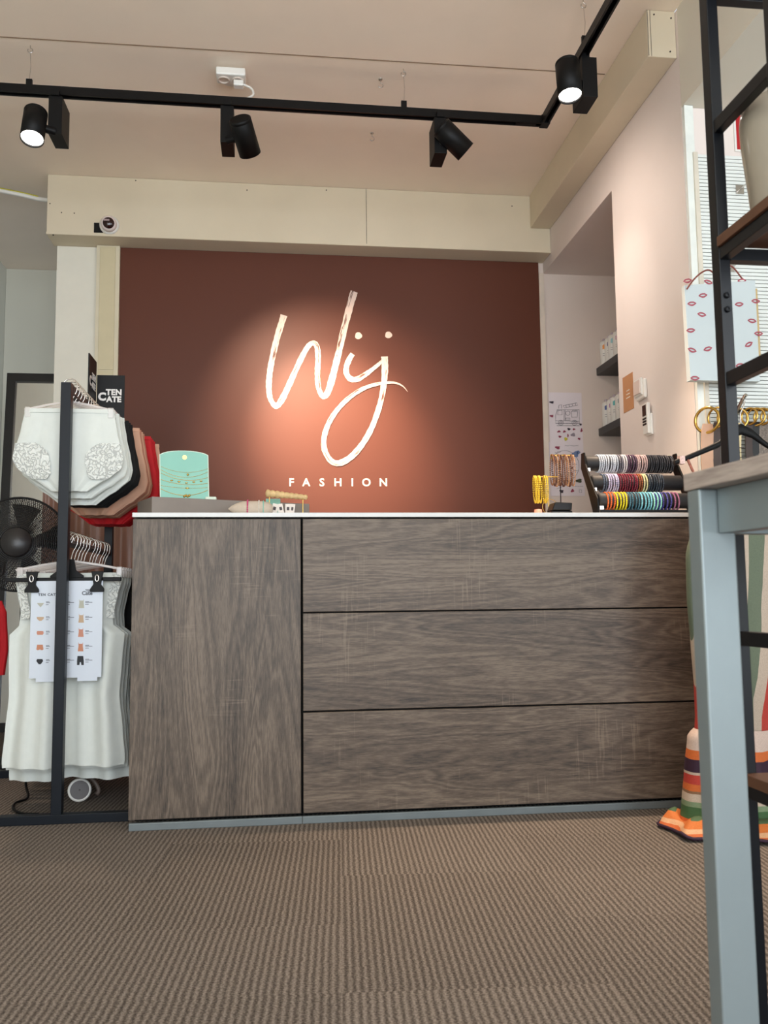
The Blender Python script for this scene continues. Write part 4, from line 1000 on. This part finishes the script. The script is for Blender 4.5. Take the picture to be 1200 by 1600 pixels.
def lip(px, py, a, s_=1.0):
    p = at(px, py, 1, by_ - .0); r = Matrix.Rotation(-a, 3, 'Y')
    ex_, ez_ = r @ EX, r @ EZ
    yy = by_ - .002 + .006 * max(0, (p.z - zb_) / .38)
    n = 22; out = []; inn = []
    for i in range(n):
        t = 2 * PI * i / n; c = math.cos(t); s1_ = math.sin(t)
        hh_ = .0095 * (1 - abs(c) ** 1.8) * (1 - .22 * math.exp(-(c / .22) ** 2) * (s1_ > 0))
        out.append((.018 * c, math.copysign(hh_, s1_) if abs(s1_) > .01 else 0)); inn.append((.011 * c, math.copysign(hh_ * .30, s1_) if abs(s1_) > .01 else 0))
    o_ = Vector((p.x, yy, p.z)); lips.add([o_ + ex_ * (x * s_) + ez_ * (z_ * s_) for x, z_ in out + inn], [(i, (i + 1) % n, n + (i + 1) % n, n + i) for i in range(n)])
for q in ((1075, 438, .2), (1099, 461, .15), (1081.5, 474, .1), (1097, 491, -.15), (1079.5, 516, .1), (1081.5, 547, -.3), (1106, 545, .3), (1085.5, 591, 0), (1160, 438, .1), (1155.5, 475, .1), (1181.5, 470, 0), (1175.5, 501, -.1),
          (1185.5, 521, 0), (1170, 538, .5), (1156, 571, .2), (1107.5, 440, -.3)): lip(*q)
lips.build('lip_print', M('rosy_lip_print', (160, 70, 84), .5, var=.2, scale=200), gb_)
hp = [at(1073, 452, 1, by_ - .008), at(1083, 438, 1, by_ - .02), at(1096, 426, 1, by_ - .03), at(1108, 422, 1, by_ - .02), at(1118, 430, 1, by_ - .008)]
MB().tube(smooth([tuple(q) for q in hp], 6), .003, 8).build('cord_handle', M('red_brown_cord', (124, 62, 52), .7), gb_)
hp2 = [at(1122, 436, 1, by_ + .06), at(1140, 415, 1, by_ + .06), at(1160, 436, 1, by_ + .06)]
MB().tube(smooth([tuple(q) for q in hp2], 6), .003, 8).build('cord_handle', M('red_brown_cord_b', (124, 62, 52), .7), gb_)
pbag = at(1140, 418, 1, SY - .02)
t = thing('slat_hook', 'long steel slat panel hook carrying the lips bag', 'hook', pbag, 'metal hooks in the slat panel')
MB().box(pbag.x - .016, pbag.x + .016, SY - .026, SY - .0225, pbag.z - .018, pbag.z + .018).build('plate', mSteel, t)
MB().tube([(pbag.x, SY - .026, pbag.z - .005), (pbag.x, by_ + .04, pbag.z - .005), (pbag.x + .03, by_ + .01, pbag.z + .01)], .0028, 8).build('prong', mSteel, t)
# belts on a bar
mBeltC = [M('tan_leather', (206, 164, 136), .6, bmp=.1), M('cream_leather', (228, 208, 160), .6, bmp=.1), M('dark_brown_leather', (60, 42, 34), .5, bmp=.1), M('black_leather', (16, 15, 16), .5, bmp=.1), M('snake_leather', (120, 108, 98), .6, var=.5, scale=160)]
bar = thing('belt_rack', 'black display bar fixed to the slat panel carrying the belts', 'display arm', (1.75, 2.96, 1.41))
MB().cyl((1.66, 2.955, 1.392), (2.15, 2.955, 1.392), .006, n=12).build('bar', mBlack, bar)
for x in (1.70, 2.12): MB().cyl((x, 2.955, 1.392), (x, SY - .012, 1.392), .006, n=10).build('bracket', mBlack, bar)
BL = [(1102, 'round', 0, 'tan', .046), (1117, 'ring', 2, 'dark brown', .036), (1130, 'ring', 2, 'brown', .034), (1147, 'ring', 1, 'cream', .040), (1168, 'ring', 2, 'dark brown', .030), (1178, 'ring', 3, 'black', .032), (1188, 'ring', 4, 'snake print', .030), (1199, 'ring', 4, 'grey patterned', .030), (1210, 'ring', 3, 'smooth black', .030)]
for i, (px, kind, mi, cn, r) in enumerate(BL):
    x = at(px, 660, 1, 2.955).x; zc_ = 1.388 - r + .006; yaw = (.95, 1.1, 1.2, .5, 1.0, .8, .9, .9, .9)[i]
    t = thing('belt', '%s belt with a gold buckle hanging from the display bar, %s from the left' % (cn, ORD[i]), 'belt', (x, 2.955, 1.39), 'belts on the display bar')
    dv = Vector((math.cos(yaw), -math.sin(yaw), 0))
    MB().tube([Vector((x, 2.94, zc_)) + dv * r * math.cos(a) + EZ * r * math.sin(a) for a in [2 * PI * k / 30 for k in range(30)]], .0055 if kind == 'round' else .004, 8, closed=True).build('buckle', mGold, t)
    w = (.046, .03, .028, .040, .028, .026, .030, .03, .03)[i]; rows_ = []
    for j in range(14):
        z_ = zc_ - r * .9 - .46 * j / 13; dy = .012 * math.sin(j * .5)
        rows_.append([Vector((x - w / 2, 2.94 + dy, z_)), Vector((x + w / 2, 2.94 + dy, z_)), Vector((x + w / 2, 2.944 + dy, z_)), Vector((x - w / 2, 2.944 + dy, z_))])
    rows_.insert(0, [Vector((x - w / 2 * .8, 2.936, zc_ + r * .35 - .03)), Vector((x + w / 2 * .8, 2.936, zc_ + r * .35 - .03)), Vector((x + w / 2 * .8, 2.940, zc_ + r * .35 - .03)), Vector((x - w / 2 * .8, 2.940, zc_ + r * .35 - .03))])
    MB().loft(rows_, sm=False).build('strap', mBeltC[mi], t)
    if i == 3:
        for j in range(6): MB().box(x - w / 2 - .001, x + w / 2 + .001, 2.9325, 2.936, 1.245 - j * .018, 1.247 - j * .018).build('stitch_line', mBeltC[2], t)

# ------------------------------------------------------------------ striped dress on a black hanger
dy = 2.60
ah = thing('face_out_hook', 'steel arm reaching out of the slat panel to carry the dress hanger', 'display arm', (1.486, 2.8, 1.345), None)
MB().tube([(1.486, 2.56, 1.352), (1.486, 2.58, 1.342), (1.665, 2.99, 1.342)], .006, 10).build('arm', mSteel, ah)
MB().box(1.65, 1.68, 2.990, 2.9965, 1.32, 1.365).build('plate', mSteel, ah)
hx = 1.486
dh = thing('dress_hanger', 'black curved plastic hanger carrying the striped dress', 'hanger', (hx, dy, 1.34))
pts = [(hx - .020, dy, 1.335)] + [(hx - .02 * math.cos(a), dy, 1.338 + .014 * math.sin(a)) for a in [PI * i / 8 for i in range(1, 8)]] + [(hx + .014, dy, 1.325), (hx, dy, 1.30), (hx, dy, 1.27)]
MB().tube(pts, .0022, 8).build('hook', mSteel, dh)
arm = [(-.232, 1.136), (-.190, 1.152), (-.14, 1.172), (-.08, 1.197), (-.035, 1.235), (0, 1.248), (.035, 1.235), (.08, 1.200), (.14, 1.165), (.20, 1.140), (.235, 1.128)]
R_ = []
for j, (x, z_) in enumerate(arm):
    h_ = .009 + .010 * math.exp(-(x / .06) ** 2); R_.append([Vector((hx + x, dy + .007 * math.cos(a), z_ + h_ * math.sin(a))) for a in [2 * PI * k / 12 for k in range(12)]])
MB().loft(R_).build('arms', mBlackM, dh)
MB().box(hx - .217, hx - .200, dy - .010, dy + .010, 1.132, 1.158).build('size_tag', M('tag_pink', (226, 190, 180), .5, var=.3, scale=200), dh)

def stripe_mat(name, axis, stops, skew=0.0, scale=1.0, weave=True):
    mt, n, l, b = nt(name)
    tc = n.new('ShaderNodeTexCoord'); sp = n.new('ShaderNodeSeparateXYZ'); l.new(tc.outputs['Object'], sp.inputs[0])
    ia = {'x': 0, 'z': 2}[axis]; ib = 2 - ia
    k = n.new('ShaderNodeTexNoise'); k.inputs['Scale'].default_value = 9; l.new(tc.outputs['Object'], k.inputs['Vector'])
    v = math_(n, l, 'MULTIPLY_ADD', sp.outputs[ib], skew, sp.outputs[ia])
    v = math_(n, l, 'MULTIPLY_ADD', k.outputs[0], .008, v)
    v = math_(n, l, 'MULTIPLY', v, scale)
    if axis == 'x': v = math_(n, l, 'FRACT', v)
    r = ramp(n, l, v, stops, 'CONSTANT')
    k2 = n.new('ShaderNodeTexNoise'); k2.inputs['Scale'].default_value = 420; k2.inputs['Detail'].default_value = 2; l.new(tc.outputs['Object'], k2.inputs['Vector'])
    mx = n.new('ShaderNodeMix'); mx.data_type = 'RGBA'; mx.blend_type = 'MULTIPLY'; mx.inputs['Factor'].default_value = .45
    r2 = ramp(n, l, k2.outputs[0], [(.35, (.6, .6, .6, 1)), (.6, (1, 1, 1, 1))])
    l.new(r.outputs[0], mx.inputs['A']); l.new(r2.outputs[0], mx.inputs['B']); l.new(mx.outputs['Result'], b.inputs['Base Color'])
    b.inputs['Roughness'].default_value = .75
    return mt
G, Wt, O, Rd, Pu = lin((98, 108, 88)), lin((186, 168, 150)), lin((196, 98, 40)), lin((176, 54, 42)), lin((44, 12, 38))
# stripes run down the skirt, slanting
mS1 = stripe_mat('vertical_stripes', 'x', [(0, O), (.14, Wt), (.34, G), (.62, Wt), (.74, Rd), (.86, O)], skew=-.12, scale=5.2)
mS2 = stripe_mat('flounce_bands', 'z', [(0, O), (.040, lin((56, 92, 52))), (.078, lin((116, 136, 104))), (.092, Wt), (.114, lin((126, 92, 64))), (.124, O), (.144, Rd), (.168, Wt), (.179, Pu), (.218, O), (.244, lin((198, 176, 164)))])
dr = thing('striped_dress', 'long dress with orange green and white stripes hanging at the counter end', 'dress', (hx, dy, 0))
DX = lambda px: at(px, 1000, 1, dy).x
tab = [(0, -.10, .10, .03), (.10, -.17, .17, .05), (.22, -.205, .205, .055), (.36, -.207, .21, .06), (.50, -.200, .21, .065), (.62, -.195, .21, .07), (.72, -.196, .22, .07), (.765, -.200, .22, .075)]
garment_mb(tab, hx, dy, 1.06, .6, rows=36, amp=.020, k=13, cap=False).build('skirt', mS1, dr)
for s_ in (-1, 1): MB().tube([(hx + s_ * .19, dy, 1.155), (hx + s_ * .17, dy - .006, 1.10), (hx + s_ * .09, dy, 1.04)], .0045, 6).build('strap', M('dress_strap', (180, 110, 90), .7, var=.4, scale=90), dr)
tabf = [(0, -.200, .222, .078), (.02, -.222, .235, .085), (.13, -.238, .25, .09), (.24, -.250, .26, .10), (.282, -.258, .27, .105)]
garment_mb(tabf, hx, dy, .302, .9, rows=24, amp=.028, k=13, cap=False).build('flounce', mS2, dr)
pool = MB(); R_ = []
for t_, xl, xr, dp, z_, yy in ((0, -.256, .27, .105, .030, 0), (.25, -.270, .28, .120, .050, -.01), (.5, -.285, .29, .140, .040, -.02), (.75, -.305, .29, .150, .026, -.03), (1, -.315, .29, .158, .010, -.035)):
    q_ = ring(hx + xl, hx + xr, z_, dp, dy + yy, .010, .9, k=13)
    R_.append([Vector((v.x + .014 * t_ * math.sin(j * .9 + 1), v.y + .022 * t_ * math.sin(j * .55), max(.006, v.z + .018 * (1 - abs(t_ - .5)) * math.sin(j * .8 + 2 * t_) - .004))) for j, v in enumerate(q_)])
pool.loft(R_, cap=False); pool.build('trailing_hem', stripe_mat('hem_stripes', 'z', [(0, lin((196, 98, 48))), (.022, lin((208, 160, 120))), (.034, lin((198, 108, 44))), (.052, lin((70, 96, 62)))]), dr)
hb = [q + Vector((0, 0, .004)) for q in R_[4]]
MB().tube(hb, .005, 6, closed=True).build('hem_binding', M('dark_purple_binding', (46, 20, 44), .7), dr)

# ------------------------------------------------------------------ tall black shelf unit at the right
sx0, sx1, sy0, sy1 = .7755, 1.50, 1.200, 1.427
un = thing('shelf_unit', 'tall black metal shelf unit with brown boards at the right edge', 'shelf unit', (1.1, 1.29, 0))
mBk = M('black_steel_tube', (9, 12, 17), .38, var=.1, spec=.3)
px_ = MB
TW, TD = .021, .027
for x, y in ((sx0, sy1 - TD), (sx1 - TW, sy1 - TD), (sx0, sy0), (sx1 - TW, sy0)):
    MB().box(x, x + TW, y, y + TD, 0, 1.98).build('post', mBk, un, bevel=.0015)
for z_ in (1.085, 1.548, 1.93, .635):
    MB().box(sx0 + .002, sx0 + TW - .002, sy0 + TD, sy1 - TD, z_, z_ + .024).build('side_bar', mBk, un, bevel=.001)
    if z_ != 1.085 : pass
mWd = M('walnut_board', (96, 62, 42), .5, var=.15, scale=20)
for z_ in (1.335, .405, 1.83):
    MB().box(sx0 - .004, sx1 + .004, sy0, sy1 - TD - .001, z_, z_ + .018).build('board', mWd, un, bevel=.001)
    MB().box(sx0 + TW + .001, sx1 - TW - .001, sy1 - TD, sy1 - .006, z_ - .022, z_ - .0).box(sx0 + .001, sx0 + TW - .001, sy0 + TD, sy1 - TD, z_ - .022, z_ - .0005).build('board_frame', mBk, un, bevel=.001)
for z_ in (1.2475, 1.222):
    p = Vector((sx0 + TW * .5, sy1 - TD, z_))
    MB().lathe([(.0055, 0), (.0055, .003), (.004, .005), (.0022, .005), (.0022, .003)], p, (0, -1, 0), n=16).build('bolt', mBk, un)
vz = 1.3535; vc = (.874, 1.345, vz)
vs_ = thing('ceramic_vase', 'glossy beige ceramic vase standing on the shelf unit', 'vase', vc)
MB().lathe([(.050, 0), (.057, .004), (.058, .03), (.061, .07), (.065, .11), (.069, .155), (.070, .19), (.067, .212), (.058, .224), (.050, .228), (.046, .228), (.044, .21), (.01, .20)], vc, n=40).build('body', M('beige_glaze', (160, 150, 134), .12, var=.05, bmp=.25, bscale=14), vs_)

# ------------------------------------------------------------------ grey side table, nearest on the right
PT = Vector((.560, 1.135, 0)); ang = math.radians(4.5)
RT = Matrix.Rotation(ang, 3, 'Z')
tb = thing('side_table', 'light grey metal leg table with a pale wood top at the right edge', 'table', PT)
mLeg = M('pale_grey_steel', (138, 148, 150), .42, metal=.45, var=.03)
mTabW, n_, l_, b_ = nt('pale_grey_wood')
k, mp = noise(n_, l_, 1.6, 90, 6, 90, detail=5)
r = ramp(n_, l_, k.outputs[0], [(.3, lin((150, 136, 128))), (.7, lin((190, 176, 166)))]); l_.new(r.outputs[0], b_.inputs['Base Color']); b_.inputs['Roughness'].default_value = .5
def tbox(x0, x1, y0, y1, z0, z1, name, mat, bev=.002):
    m_ = MB().box(x0, x1, y0, y1, z0, z1); m_.v = [PT + RT @ v for v in m_.v]; return m_.build(name, mat, tb, bevel=bev, seg=3)
tbox(-.001, .55, -1.0, 0.0, .866, .890, 'table_top', mTabW, .002)
for x, y in ((.0, -.036), (.495, -.036), (.0, -1.0), (.495, -1.0)):
    tbox(x, x + .053, y, y + .030, 0, .8655, 'leg', mLeg, .003)
tbox(.026, .050, -.968, -.038, .805, .8655, 'apron', mLeg, .0015)
tbox(.498, .520, -.968, -.038, .805, .8655, 'apron', mLeg, .0015)
tbox(.055, .490, -.030, -.012, .805, .8655, 'apron', mLeg, .0015)
